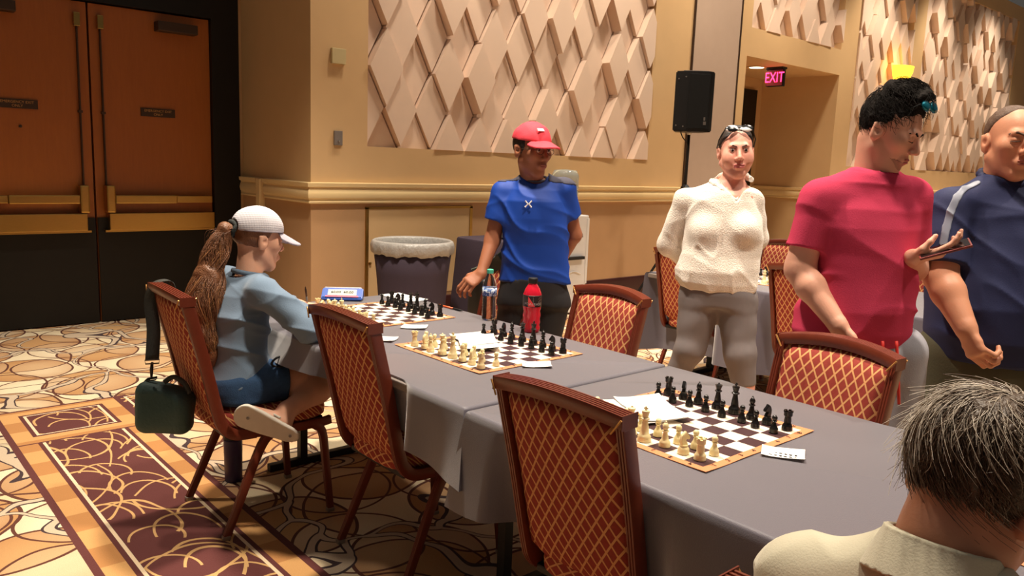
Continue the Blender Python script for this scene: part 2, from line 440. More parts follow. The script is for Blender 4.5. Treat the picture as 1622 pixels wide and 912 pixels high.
bp = [(0, 0), (.02, 0), (.02, .19), (.012, .22), (0, .225)]
mould('baseboard_back', (XR, YW, 0), (7.84, YW, 0), N, bp, M['base'], 1, 0)
mould('baseboard_back_far', (AX1, YW, 0), (20.5, YW, 0), N, bp, M['base'])
mould('baseboard_return', (XR, YW, 0), (XR, YD, 0), WN, bp, M['base'], 1, 0)
# alcove
al = struct('wall_alcove', bbox(AX1, AX1+.1, YW+.25, AY1, 0, AZ1), M['wall'])
struct('alcove_side', bbox(AX0-.1, AX0, YW+.25, AY1, 0, AZ1), M['wall'], al)
struct('alcove_back', bbox(AX0-.1, AX1+.1, AY1, AY1+.1, 0, AZ1), M['wall'], al)
struct('ceiling_alcove', bbox(AX0-.1, AX1+.1, YW+.25, AY1+.1, AZ1, AZ1+.08), M['wall'])
d3 = struct('door_3', bbox(10.0, 11.22, AY1-.05, AY1, 0, 2.72), M['black_paint'])
struct('door_leaf', bbox(10.08, 11.14, AY1-.07, AY1-.05, .01, 2.64), M['black_paint'], d3)
struct('door_handle', bbox(10.15, 10.9, AY1-.13, AY1-.08, 1.0, 1.06, .01), M['bronze'], d3)
bm = B(); lathe(bm, [(.13, 0), (.14, -.012), (.10, -.008), (.10, .0)], 20)
cl = tag(obj('recessed_light', bm, M['rail'], None, (10.05, 6.38, AZ1)), 'round recessed ceiling light above the alcove beside the exit sign', 'light')
bm = B(); lathe(bm, [(0, -.002), (.10, -.002), (.10, -.006), (0, -.006)], 20)
obj('lamp_lens', bm, emis('alcove_lamp_lens', (255, 236, 200), 6), cl)
pl = bpy.data.lights.new('alcove_lamp', 'SPOT'); pl.energy = 2.2; pl.color = (1, .8, .55); pl.spot_size = 2.2; pl.shadow_soft_size = .08
plo = bpy.data.objects.new('alcove_lamp', pl); COL.objects.link(plo); plo.parent = cl; plo.location = (0, 0, -.02)
ex = thing('exit_sign', 'red lit exit sign hanging from the alcove ceiling', 'exit sign', (10.2, 6.16, AZ1))
obj('canopy', bbox(-.06, .06, -.13, .13, -.03, 0, .004), M['dark'], ex)
obj('housing', bbox(-.03, .03, -.13, .13, -.26, -.03, .006), M['dark'], ex)
obj('face_plate', bbox(-.034, -.029, -.12, .12, -.25, -.04), emis('exit_face', (120, 30, 36), .25), ex)
link('exit_lettering', text_mesh('EXIT', .20), emis('exit_red_letters', (255, 40, 90), 5), ex, (-.036, 0, -.145), (PI/2, 0, -PI/2)).scale = (.72, 1, 1)
# sconce
sc = thing('wall_sconce', 'glowing yellow half-bowl sconce on the relief wall', 'wall lamp', (13.15, YW-.10, 2.90))
bm = B()
prof = [(.02, 0), (.12, .03), (.20, .10), (.25, .20), (.27, .30)]
n = 14; rings = []
for r, z in prof: rings.append([bm.verts.new((-r*math.cos(PI*j/n), -r*.75*math.sin(PI*j/n), z)) for j in range(n+1)])
for i in range(len(prof)-1):
    for j in range(n): bm.faces.new((rings[i][j], rings[i][j+1], rings[i+1][j+1], rings[i+1][j]))
obj('shade', bm, emis('sconce_glass', (255, 190, 50), 2.2), sc, smooth=True)
obj('back_plate', bbox(-.06, .06, 0, .02, .02, .26), M['brass'], sc)
pt = bpy.data.lights.new('sconce_lamp', 'POINT'); pt.energy = 2.2; pt.color = (1, .72, .3); pt.shadow_soft_size = .1
pto = bpy.data.objects.new('sconce_lamp', pt); COL.objects.link(pto); pto.parent = sc; pto.location = (0, -.1, .38)
# relief panels of raised diamonds
def clip(poly, x0, x1, z0, z1):
    for ax, v, s in ((0, x0, 1), (0, x1, -1), (1, z0, 1), (1, z1, -1)):
        out = []
        for i in range(len(poly)):
            a, b = poly[i-1], poly[i]; da, db = (a[ax]-v)*s, (b[ax]-v)*s
            if (da >= 0) != (db >= 0):
                t = da/(da-db); out.append((a[0]+(b[0]-a[0])*t, a[1]+(b[1]-a[1])*t))
            if db >= 0: out.append(b)
        poly = out
        if len(poly) < 3: return []
    return poly
PL = ['large relief panel of raised beige diamonds behind the boy in blue', 'relief panel of raised diamonds above the exit alcove',
      'narrow relief panel of diamonds carrying the glowing sconce', 'far relief panel of raised diamonds behind the man in navy']
HW, HH = .1703, .330
for pi_, (x0, x1, z0, z1) in enumerate(PANELS):
    root = thing('relief_panel', PL[pi_], 'wall panel', (x0, YW+REC, z0), 0, 'diamond relief wall panels')
    rnd = random.Random(11+pi_); hs = {}
    ncol, nrow = int((x1-x0)/HW)+2, int((z1-z0)/HH)+2
    for j in range(-1, nrow):
        for i in range(-1, ncol):
            if (i+j) % 2 == 0: continue        # rhombus centres sit on alternating half steps
            cx, cz = i*HW, j*HH
            g = .0075
            p = clip([(cx-HW+g, cz), (cx, cz-HH+g*1.9), (cx+HW-g, cz), (cx, cz+HH-g*1.9)], 0, x1-x0, 0, z1-z0)
            if len(p) < 3: continue
            nb = [hs.get((i-1, j-1)), hs.get((i+1, j-1))]
            ch = [.045, .085, .125, .165] if j > 0 else [.03, .06, .15]
            ch = [c for c in ch if all(q is None or abs(c-q) > .035 for q in nb)] or ch
            h = rnd.choice(ch); hs[(i, j)] = h
            tl = rnd.uniform(-.03, .03)
            bm = B()
            a = [bm.verts.new((q[0], 0, q[1])) for q in p]; d = [bm.verts.new((q[0], -(h+(q[0]-cx)*tl), q[1])) for q in p]
            k = len(p); bm.faces.new(d)
            for q in range(k): bm.faces.new((a[q], a[(q+1) % k], d[(q+1) % k], d[q]))
            bmesh.ops.recalc_face_normals(bm, faces=bm.faces)
            obj('diamond_tile', bm, M['tile'], root)
# wall plates
o = tag(obj('wall_plate', bbox(-.062, .062, -.03, 0, -.06, .06, .004), M['ivory_plate'], None, (3.235, YW, 2.25)), 'square ivory sensor plate high on the gold wall', 'wall plate')
o = tag(obj('switch_plate', bbox(-.037, .037, -.018, 0, -.058, .058, .003), M['grey_plastic'], None, (3.238, YW, 1.608)), 'grey switch plate on the gold wall below the ivory plate', 'switch')
bm = B(); lathe(bm, [(0, 0), (.008, 0), (.008, .01), (0, .012)], 10); obj('switch_button', bm, M['steel'], o, (0, -.018, -.025), (PI/2, 0, 0))
# ================================================================== chairs
def ribbed(w, h, n=5, dep=.0022):
    """rectangular profile (side a in +-w/2, normal b in +-h/2) with grooves on all long faces"""
    p = []
    for k in range(n):
        a0 = -w/2+w*k/n; a1 = -w/2+w*(k+1)/n; p += [(a0+.0006, h/2-dep), (a0+.002, h/2), (a1-.002, h/2), (a1-.0006, h/2-dep)]
    for k in range(n):
        a0 = w/2-w*k/n; a1 = w/2-w*(k+1)/n; p += [(a0-.0006, -h/2+dep), (a0-.002, -h/2), (a1+.002, -h/2), (a1+.0006, -h/2+dep)]
    return p
def make_chair():
    t = thing('banquet_chair', 'x', 'chair')
    TOP = .918
    def post(s):
        pts = spline([(-.335, .188*s, TOP), (-.280, .186*s, .70), (-.235, .184*s, .50), (-.212, .184*s, .435), (-.170, .186*s, .400), (-.09, .190*s, .395)], 5)
        return sweep(B(), pts, ribbed(.024, .042, 3), (0, 1, 0))
    for s in (-1, 1): obj('back_post', post(s), M['frame'], t, autos=35)
    # crest rail: arched up and bowed backwards
    pts = [(-.338-.030*(1-(y/.198)**2), y, TOP+.012+.022*(1-(y/.198)**2)) for y in [-.200+.400*k/14 for k in range(15)]]
    def rail():
        bm = B(); rings = []
        prof = []
        n = 5
        for k in range(n):   # top face ridges
            a0 = -.028+.056*k/n; a1 = a0+.056/n; prof += [(a0+.001, .012), (a0+.003, .0155), (a1-.003, .0155), (a1-.001, .012)]
        prof += [(.028, -.006), (.022, -.020), (-.022, -.020), (-.028, -.006)]
        for i, p in enumerate(pts):
            y = p[1]; nx = Vector((1, -.2*y*2, 0)).normalized()
            rings.append([bm.verts.new(Vector(p)+nx*a*.9+Vector((0, 0, b))+Vector((-b*.2, 0, 0))) for a, b in prof])
        k = len(prof)
        for i in range(len(pts)-1):
            for j in range(k): bm.faces.new((rings[i][j], rings[i][(j+1) % k], rings[i+1][(j+1) % k], rings[i+1][j]))
        bm.faces.new(rings[0][::-1]); bm.faces.new(rings[-1]); bmesh.ops.recalc_face_normals(bm, faces=bm.faces)
        return bm
    obj('crest_rail', rail(), M['frame'], t, autos=30)
    for s in (-1, 1):
        bm = B(); y = .2005*s
        box(bm, -.364, -.308, y-.0012, y+.0012, TOP-.006, TOP+.0285)
        obj('corner_trim', bm, M['frame'], t)
        for q in ([(-.368, .202*s, TOP+.020), (-.373, .179*s, TOP-.014)], [(-.308, .202*s, TOP+.024), (-.303, .177*s, TOP-.010)]): obj('mitre_trim', tube(B(), q, .0026, 6), M['frame_gold'], t)
    # back cushion
    bm = B(); nu, nv = 12, 12; W2 = .175
    def bc(u, v, side):
        y = W2*u*(.95+.06*v); z0 = .452+.035*(abs(u)**4); z1 = TOP-.006+.016*(1-u*u)
        z = z0+(z1-z0)*v; x = np.interp(z, [.45, .50, .70, .96], [-.220, -.235, -.280, -.344])
        bow = -.026*(1-u*u)*v; edge = min(1, (1-abs(u))*7, (1-v)*10, v*7)**.5 if 0 < v < 1 and abs(u) < 1 else 0
        return Vector((x+bow+side*(.010+.020*edge), y, z))
    F = [[bm.verts.new(bc(-1+2*i/nu, j/nv, 1)) for j in range(nv+1)] for i in range(nu+1)]
    K = [[bm.verts.new(bc(-1+2*i/nu, j/nv, -.55)) for j in range(nv+1)] for i in range(nu+1)]
    for i in range(nu):
        for j in range(nv):
            bm.faces.new((F[i][j], F[i+1][j], F[i+1][j+1], F[i][j+1])); bm.faces.new((K[i][j], K[i][j+1], K[i+1][j+1], K[i+1][j]))
    for i in range(nu):
        for j in (0, nv): bm.faces.new((F[i][j], K[i][j], K[i+1][j], F[i+1][j]))
    for j in range(nv):
        for i in (0, nu): bm.faces.new((F[i][j], F[i][j+1], K[i][j+1], K[i][j]))
    bmesh.ops.recalc_face_normals(bm, faces=bm.faces)
    obj('back_cushion', bm, M['fab_back'], t, smooth=True)
    # seat: rounded cushion, rear edge curved, on a dark pan
    bm = B(); N2 = 40
    def outline(f, zz, k=1.0):
        r = []
        for q in range(N2):
            a = 2*PI*q/N2; c, s = math.cos(a), math.sin(a); e = .45
            x = math.copysign(abs(c)**e, c)*.235; y = math.copysign(abs(s)**e, s)*(.203 if x > 0 else .178)
            r.append(bm.verts.new((x*f+.0, y*f, zz)))
        return r
    R = [outline(.94, .405), outline(.99, .415), outline(1.0, .435), outline(.99, .46), outline(.955, .478), outline(.85, .490), outline(.5, .497)]
    for a, b in zip(R, R[1:]):
        for q in range(N2): bm.faces.new((a[q], a[(q+1) % N2], b[(q+1) % N2], b[q]))
    bm.faces.new(R[0][::-1]); bm.faces.new(R[-1])
    obj('seat_cushion', bm, M['fab_seat'], t, smooth=True)
    obj('seat_pan', bbox(-.205, .20, -.175, .175, .385, .408, .006), M['dark'], t)
    for s in (-1, 1):
        obj('seat_rail', sweep(B(), spline([(-.09, .194*s, .395), (.05, .195*s, .388), (.18, .195*s, .388), (.225, .192*s, .392)], 4), ribbed(.022, .034, 3), (0, 1, 0)), M['frame'], t, autos=35)
        lg = obj('leg', sweep(B(), spline([(.02, .200*s, .395), (-.05, .202*s, .372), (-.10, .206*s, .29), (-.17, .214*s, .13), (-.222, .220*s, .012)], 4), lambda q: ribbed(.026-.006*q, .036-.008*q, 3), (0, 1, 0)), M['frame'], t, autos=35)
        obj('foot_glide', bbox(-.238, -.208, .220*s-.012, .220*s+.012, 0, .016, .003), M['silver'], lg)
        lg = obj('leg', sweep(B(), spline([(.14, .193*s, .388), (.185, .195*s, .35), (.20, .202*s, .20), (.215, .212*s, .012)], 4), lambda q: ribbed(.026-.006*q, .034-.008*q, 3), (0, 1, 0)), M['frame'], t, autos=35)
        obj('foot_glide', bbox(.20, .23, .212*s-.012, .212*s+.012, 0, .016, .003), M['silver'], lg)
    bm = B(); tube(bm, [(.175, -.2, .355), (.175, .2, .355)], .011, 8); obj('stretcher', bm, M['frame'], t)
    return t
chair0 = make_chair()
CH = [(1.320, 3.04, -.03, 'banquet chair the girl in the white cap sits on, green bag hung from it'),
      (1.645, 2.325, .0, 'empty banquet chair with its back to us beside the girl, pushed under the table'),
      (1.600, 1.262, .05, 'nearest empty banquet chair, back to us, in front of the closest complete chessboard'),
      (1.20, .33, .0, 'banquet chair under the seated man in khaki, gold corner just visible'),
      (2.445, 3.15, PI-.05, 'banquet chair behind the table half hidden by the boy in blue'),
      (2.155, 2.205, PI-.05, 'empty banquet chair facing us across the table right of the red bottle'),
      (2.020, 1.155, PI-.08, 'empty banquet chair facing us directly behind the closest chessboard'),
      (4.555, 3.14, .06, 'banquet chair with its back to us just left of the woman, at the far table'),
      (4.470, 2.23, .0, 'banquet chair with its back to us between the woman and the man in pink'),
      (5.18, 3.12, PI, 'banquet chair on the far side of the far table, above the woman\'s elbow'),
      (5.20, 2.02, PI, 'banquet chair at the far table seen between the two standing men')]
for i, (x, y, a, lb) in enumerate(CH):
    if i == 0:
        chair0.location = (x, y, 0); chair0.rotation_euler = (0, 0, a); chair0['label'] = lb; chair0['group'] = 'upholstered banquet chairs'
    else: dup(chair0, (x, y, 0), a, lb, 'upholstered banquet chairs')

# ================================================================== tables and cloths
def make_table(x0, x1, y0, y1, label, cloth_label, drop=.30, seed=1, push=(), lift=None):
    t = thing('folding_table', label, 'table', ((x0+x1)/2, (y0+y1)/2, 0), 0, 'folding banquet tables')
    hx, hy = (x1-x0)/2, (y1-y0)/2
    obj('table_top', bbox(-hx+.012, hx-.012, -hy+.012, hy-.012, .725, .752, .004), M['grey_plastic'], t)
    for s in (-1, 1):
        y = s*(hy-.14)
        bm = B(); box(bm, -.33, .33, y-.018, y+.018, 0, .035, .004); obj('foot_bar', bm, M['dark'], t)
        for q in (-1, 1):
            bm = B(); box(bm, q*.16-.018, q*.16+.018, y-.018, y+.018, .035, .725); obj('leg', bm, M['dark'], t)
    # cloth: top sheet plus skirt with soft folds
    bm = B(); rnd = random.Random(seed); HX, HY = hx, hy; per = []
    nx, ny = 22, 42; rc = .02
    def rect(n0, n1):
        L = [(-HX+2*HX*i/n0, -HY) for i in range(n0)]+[(HX, -HY+2*HY*i/n1) for i in range(n1)]
        return L+[(HX-2*HX*i/n0, HY) for i in range(n0)]+[(-HX, HY-2*HY*i/n1) for i in range(n1)]
    P = rect(nx*2, ny*2); n = len(P); ph = [rnd.uniform(0, 6.28) for _ in range(6)]
    rings = []
    for lv, (f, z) in enumerate([(-.012, .7600), (-.004, .7585), (.001, .752), (.004, .735)]+[(.006+.022*(q/5)**1.2, .735-(drop-.025)*q/5) for q in range(1, 6)]):
        ring = []
        for k, (x, y) in enumerate(P):
            s = (k/n)*2*(2*HX+2*HY)
            fx = 1 if x >= HX-1e-6 else (-1 if x <= -HX+1e-6 else 0); fy = 1 if y >= HY-1e-6 else (-1 if y <= -HY+1e-6 else 0)
            q = max(0, (lv-3)/5); amp = .016*q
            wv = math.sin(s*9+ph[0])*.5+math.sin(s*17+ph[1])*.3+math.sin(s*4.3+ph[2])*.5
            corner = min(abs(abs(x)-HX), 9) if fy and not fx else (min(abs(abs(y)-HY), 9) if fx and not fy else 0)
            cf = math.exp(-(corner/.12)**2)*.012*q
            o = f+amp*wv+cf
            zz = z-(.02*math.exp(-(corner/.15)**2)*q)+.006*q*math.sin(s*5+ph[3])
            X0, Y0 = x+fx*o, y+fy*o
            if lift and fx == -1:      # the cloth lies over a sitter's lap here
                w = max(0., min(1., (lift[1]-abs(y+(y0+y1)/2-lift[0]))/.16)); w = w*w*(3-2*w); zz = zz+max(0, .74-zz)*w*lift[2]
            for sx, py, lim in push:      # cloth pressed in by a chair back: no further out than the chair's post line
                if fx == sx and not fy:
                    w = max(0., min(1., (.32-abs(y+(y0+y1)/2-py))/.09)); w = w*w*(3-2*w)
                    L = lim(zz)-(x0+x1)/2
                    if sx < 0 and X0 < L: X0 += (L-X0)*w
                    if sx > 0 and X0 > L: X0 += (L-X0)*w
            ring.append(bm.verts.new((X0, Y0, zz)))
        rings.append(ring)
    for a, b in zip(rings, rings[1:]):
        for k in range(n): bm.faces.new((a[k], b[k], b[(k+1) % n], a[(k+1) % n]))
    bm.faces.new(rings[0])
    bmesh.ops.recalc_face_normals(bm, faces=bm.faces)
    c = obj('tablecloth', bm, M['black_cloth'], None, ((x0+x1)/2, (y0+y1)/2, 0), autos=50)
    tag(c, cloth_label, 'tablecloth', 'charcoal tablecloths'); return t
def near_lim(cx): return lambda z: np.interp(z, [.40, .50, .70, .76], [cx-.165, cx-.195, cx-.240, cx-.252])
def far_lim(cx): return lambda z: np.interp(z, [.40, .50, .70, .76], [cx+.165, cx+.195, cx+.240, cx+.252])
make_table(1.368, 2.295, 1.735, 3.50, 'folding table under the far cloth, its black foot showing by the girl', 'charcoal tablecloth over the table where the girl sits', .20, 3,
           [(-1, 2.325, near_lim(1.645)), (1, 2.205, far_lim(2.155))], (3.02, .55, .50))
make_table(1.360, 2.295, -.12, 1.715, 'folding table under the nearest cloth, running towards the khaki man', 'charcoal tablecloth on the nearest table, in front of the khaki man', .27, 5,
           [(-1, 1.262, near_lim(1.600)), (1, 1.155, far_lim(2.02))])
make_table(4.25, 5.20, 1.60, 3.43, 'folding table under the background cloth behind the woman', 'charcoal tablecloth hanging low on the background table', .52, 8,
           [(-1, 3.14, near_lim(4.555)), (-1, 2.23, near_lim(4.47)), (1, 3.12, far_lim(5.18)), (1, 2.02, far_lim(5.20))])
ZT = .7605

# ================================================================== chess
SQ = .05715
def board_mat():
    t = Mt('vinyl_chess_mat', .45, 0, .4); co = t.coord('Object'); x, y, z = t.xyz(co)
    ch = ((x/SQ).fl()+(y/SQ).fl()).mod(2)
    inside = x.ab().mx(y.ab()).lt(SQ*4)
    c = t.mix(ch.gt(.5), lin((62, 36, 42)), lin((238, 222, 202)))
    c = t.mix(inside, lin((214, 140, 96)), c)
    t.color(t.mix(t.noise(co, 40, 2)*.12, c, lin((120, 90, 80)))); return t.m
BM = board_mat()
def make_board():
    bm = B(); n = 16; H = .254; top = []
    rnd = random.Random(4)
    def zf(u, v): return .0016+.0022*(max(0, abs(u)-.8)+max(0, abs(v)-.8))*5*abs(math.sin(u*5+v*3))*.6
    T = [[bm.verts.new((-H+2*H*i/n, -H+2*H*j/n, zf(-1+2*i/n, -1+2*j/n))) for j in range(n+1)] for i in range(n+1)]
    Q = [[bm.verts.new((-H+2*H*i/n, -H+2*H*j/n, 0 if 0 < i < n and 0 < j < n else zf(-1+2*i/n, -1+2*j/n)-.0014)) for j in range(n+1)] for i in range(n+1)]
    for i in range(n):
        for j in range(n):
            bm.faces.new((T[i][j], T[i+1][j], T[i+1][j+1], T[i][j+1])); bm.faces.new((Q[i][j], Q[i][j+1], Q[i+1][j+1], Q[i+1][j]))
    for i in range(n):
        for j in (0, n): bm.faces.new((T[i][j], Q[i][j], Q[i+1][j], T[i+1][j])); bm.faces.new((T[j][i], Q[j][i], Q[j][i+1], T[j][i+1]))
    bmesh.ops.recalc_face_normals(bm, faces=bm.faces)
    o = obj('chess_board', bm, BM, None); tag(o, 'x', 'chessboard')
    for k in range(8):
        q = SQ*(k-3.5)
        for s, lx, ly, rz in ((str(k+1), q, -.241, 0), (str(k+1), q, .241, PI), ('hgfedcba'[k], -.241, q, -PI/2), ('hgfedcba'[k], .241, q, PI/2)):
            link('coordinate_mark', text_mesh(s, .018), DARKLINE, o, (lx, ly, .0042), (0, 0, rz))
    return o
def piece_meshes(mat):
    out = {}
    def base(r, h): return [(0, 0), (r, 0), (r, .006), (r*.93, .010), (r*.96, .013), (r*.80, .018), (r*.62, .022)]
    S = 14
    def mk(name, bm): 
        me = bpy.data.meshes.new(name); bm.to_mesh(me); bm.free(); me.polygons.foreach_set('use_smooth', [True]*len(me.polygons)); me.set_sharp_from_angle(angle=math.radians(45)); me.materials.append(mat); return me
    b = lathe(B(), base(.0145, 0)+[(.0075, .026), (.0055, .034), (.0085, .036), (.0085, .038), (.0055, .040), (.0082, .043), (.0092, .048), (.0078, .053), (.004, .0565), (0, .057)], S); out['pawn'] = [('body', mk('pawn', b))]
    b = lathe(B(), base(.0175, 0)+[(.0115, .030), (.0100, .044), (.0135, .047), (.0138, .060), (.0100, .060), (.0100, .055), (0, .055)], S); r1 = mk('rook', b)
    b = B()
    for k in range(5):
        a = 2*PI*k/5; box(b, -.0032, .0032, -.004, .004, 0, .005)
        for v in b.verts[-8:] if False else list(b.verts)[-8:]:
            x, y, z = v.co; x += .0118; v.co = (x*math.cos(a)-y*math.sin(a), x*math.sin(a)+y*math.cos(a), z+.0595)
    out['rook'] = [('body', r1), ('battlement', mk('rook_crown', b))]
    b = lathe(B(), base(.0175, 0)+[(.0100, .027), (.0062, .044), (.0105, .046), (.0105, .049), (.0062, .051), (.0095, .058), (.0090, .065), (.004, .073), (0, .074)], S); b1 = mk('bishop', b)
    b = lathe(B(), [(0, .0735), (.003, .0745), (.0032, .077), (0, .0795)], 8); out['bishop'] = [('body', b1), ('finial', mk('bishop_finial', b))]
    b = lathe(B(), base(.0190, 0)+[(.0110, .030), (.0068, .056), (.0115, .058), (.0120, .061), (.0070, .064), (.0125, .080), (.0105, .0795), (.006, .082), (0, .083)], S); q1 = mk('queen', b)
    b = lathe(B(), [(0, .0825), (.0032, .0835), (.0032, .086), (0, .0885)], 8)
    out['queen'] = [('body', q1), ('finial', mk('queen_finial', b))]
    b = lathe(B(), base(.0195, 0)+[(.0115, .032), (.0070, .060), (.0120, .062), (.0125, .065), (.0075, .068), (.0115, .083), (.0105, .086), (.0045, .087), (0, .0875)], S); k1 = mk('king', b)
    b = B(); box(b, -.0017, .0017, -.0022, .0022, .086, .0985); box(b, -.0017, .0017, -.0058, .0058, .0905, .0945)
    out['king'] = [('body', k1), ('cross', mk('king_cross', b))]
    b = lathe(B(), base(.0175, 0)+[(.0125, .026), (0, .026)], S); n1 = mk('knight_base', b)
    prof = [(-.010, .024), (.011, .024), (.0085, .033), (.0030, .041), (.0050, .044), (.0150, .041), (.0180, .045), (.0165, .051), (.0060, .0605), (.0030, .0670), (-.0010, .0625), (-.0075, .0585), (-.0125, .048), (-.0130, .036)]
    b = B(); poly_prism(b, [(x, -.0062, z) for x, z in prof], (0, 1, 0), .0124)
    bmesh.ops.bevel(b, geom=list(b.edges), offset=.0018, segments=2, affect='EDGES'); out['knight'] = [('base', n1), ('horse_head', mk('knight_head', b))]
    return out
PM = {'white': piece_meshes(M['ivory']), 'black': piece_meshes(M['ebony'])}
def put_piece(kind, colour, loc, rz, label, group):
    parts = PM[colour][kind]; nm = 'chess_'+kind
    o = link(nm, parts[0][1], None, None, loc, (0, 0, rz)); tag(o, label, 'chess piece', group); k = {'king': .94, 'queen': .9}.get(kind, .86); o.scale = (k, k, k)
    for n, me in parts[1:]: link(n, me, None, o)
BACK = ['rook', 'knight', 'bishop', 'queen', 'king', 'bishop', 'knight', 'rook']   # file a (far, +Y) to h
def set_board(cx, cy, rot, where, b, only=None, zt=ZT):
    b.location = (cx, cy, zt); b.rotation_euler = (0, 0, rot)
    ca, sa = math.cos(rot), math.sin(rot); rnd = random.Random(int(cx*100+cy*37))
    for colour, r0, r1, face in (('white', 0, 1, 0), ('black', 7, 6, PI)):
        for f in range(8):
            for kind, rk in ((BACK[f], r0), ('pawn', r1)):
                if only and not only(colour, kind, f, rk): continue
                lx = (rk-3.5)*SQ+rnd.uniform(-.006, .006); ly = (3.5-f)*SQ+rnd.uniform(-.006, .006)
                if kind in ('rook', 'knight', 'bishop'):
                    side = ', on the half nearer the doors' if f < 4 else ', on the half nearer the camera'
                elif kind == 'pawn': side = ', in front of the '+['rook nearer the doors', 'knight nearer the doors', 'bishop nearer the doors', 'queen', 'king', 'bishop nearer the camera', 'knight nearer the camera', 'rook nearer the camera'][f]
                else: side = ''
                lb = '%s %s on %s%s' % ('ivory' if colour == 'white' else 'black', kind, where, side)
                put_piece(kind, colour, (cx+lx*ca-ly*sa, cy+lx*sa+ly*ca, zt+.0035), rot+face+rnd.uniform(-.5, .5) if kind == 'knight' else rnd.uniform(0, 6), lb, '%s %ss on %s' % (colour, kind, where))
bd = make_board()
def nb():
    o = bd.copy(); COL.objects.link(o)
    for ch in bd.children: c = ch.copy(); COL.objects.link(c); c.parent = o
    return o
boards = [bd, nb(), nb(), nb(), nb()]
for o, lb in zip(boards, ['roll-up chessboard with an orange border in front of the girl', 'roll-up chessboard in the middle, next to the red bottle', 'closest full roll-up chessboard behind the nearest chair back',
                          'roll-up chessboard at the right edge in front of the khaki man', 'roll-up chessboard on the background table behind the woman']): o['label'] = lb; o['group'] = 'roll-up chessboards'
set_board(1.895, 3.06, .0, 'the girl\'s board', boards[0])
set_board(1.884, 2.252, .012, 'the middle board', boards[1])
set_board(1.785, 1.272, .0, 'the closest board', boards[2])
set_board(1.90, .215, .03, 'the khaki man\'s board', boards[3], lambda c, k, f, r: f < 5)
set_board(4.72, 2.72, 0, 'the background board', boards[4], lambda c, k, f, r: c == 'black' or f > 3)

# ================================================================== things on the table
def sheet(name, cx, cy, w, h, rz, label, cat, z=ZT, curl=.004, mat=None, lines=True, group=None, thick=.0006):
    bm = B(); n = 8
    def zf(u, v): return curl*(abs(u)**3*.6+abs(v)**3*.5+.25*math.sin(u*3+v*2)+.25)
    T = [[bm.verts.new((w*(i/n-.5), h*(j/n-.5), zf(2*i/n-1, 2*j/n-1)+thick)) for j in range(n+1)] for i in range(n+1)]
    Q = [[bm.verts.new((w*(i/n-.5), h*(j/n-.5), zf(2*i/n-1, 2*j/n-1))) for j in range(n+1)] for i in range(n+1)]
    for i in range(n):
        for j in range(n): bm.faces.new((T[i][j], T[i+1][j], T[i+1][j+1], T[i][j+1])); bm.faces.new((Q[i][j], Q[i][j+1], Q[i+1][j+1], Q[i+1][j]))
    for i in range(n):
        for j in (0, n): bm.faces.new((T[i][j], Q[i][j], Q[i+1][j], T[i+1][j])); bm.faces.new((T[j][i], Q[j][i], Q[j][i+1], T[j][i+1]))
    bmesh.ops.recalc_face_normals(bm, faces=bm.faces)
    o = obj(name, bm, mat or M['paper'], None, (cx, cy, z), (0, 0, rz), smooth=True); return tag(o, label, cat, group)
def form_paper():
    t = Mt('printed_score_sheet', .8, 0, .3); co = t.coord('Object'); x, y, z = t.xyz(co)
    g = ((x/.0075).fr().lt(.12)).mx((y/.045).fr().lt(.03))*(x.ab().lt(.085)*y.ab().lt(.062))
    t.color(t.mix(g*.45, lin((242, 240, 236)), lin((120, 120, 130)))); return t.m
FP = form_paper()
ZB = ZT+.006
sheet('score_sheet', 1.795, 1.395, .225, .150, 1.10, 'white score sheet lying across the middle of the closest board', 'paper', ZB, .010, FP, group='score sheets')
sheet('score_sheet', 1.772, 1.405, .225, .150, 1.22, 'second score sheet peeping out under the one on the closest board', 'paper', ZB-.001, .006, FP, group='score sheets')
sheet('score_sheet', 1.90, 2.335, .235, .150, 1.00, 'white score sheet lying across the middle board by the bottles', 'paper', ZB, .010, FP, group='score sheets')
sheet('score_sheet', 1.93, 2.40, .20, .14, 1.25, 'lower score sheet partly covered on the middle board', 'paper', ZB-.001, .006, FP, group='score sheets')
sheet('score_sheet', 2.235, 3.36, .12, .25, .05, 'bright white sheet at the table end behind the girl\'s board', 'paper', ZT, .004, FP, group='score sheets')
def card(cx, cy, rz, label):
    o = sheet('pairing_card', cx, cy, .075, .105, rz, label, 'card', ZT, .006, M['paper'], group='pairing cards')
    for k, (s, dx) in enumerate((('4 - 1', .018), ('BOARD', -.016))): pass
    return o
def at_table(px, py, z=ZT):
    d = C_R*((px-811)/F_PX)-C_U*((py-456)/F_PX)+C_F; k = (z-CAM_H)/d[2]; return d[0]*k, d[1]*k
x, y = at_table(1240, 720); c3 = card(x, y, .5, 'crumpled white card below the closest board\'s right corner')
bm = B()
for r, n in ((.018, 6), (.0, 5), (-.018, 6)):
    for k in range(n): box(bm, r-.0025, r+.0025, -.034+k*.012, -.028+k*.012+random.random()*.003, .0016, .0020)
obj('card_print', bm, DARKLINE, c3, (0, 0, .0012))
x, y = at_table(850, 579); card(x, y, .9, 'white card between the middle board and the nearest chair')
x, y = at_table(656, 519); card(x, y, .75, 'white card between the girl\'s board and the middle board')
x, y = at_table(606, 538); card(x, y, .6, 'white card half hidden behind the second chair\'s corner')
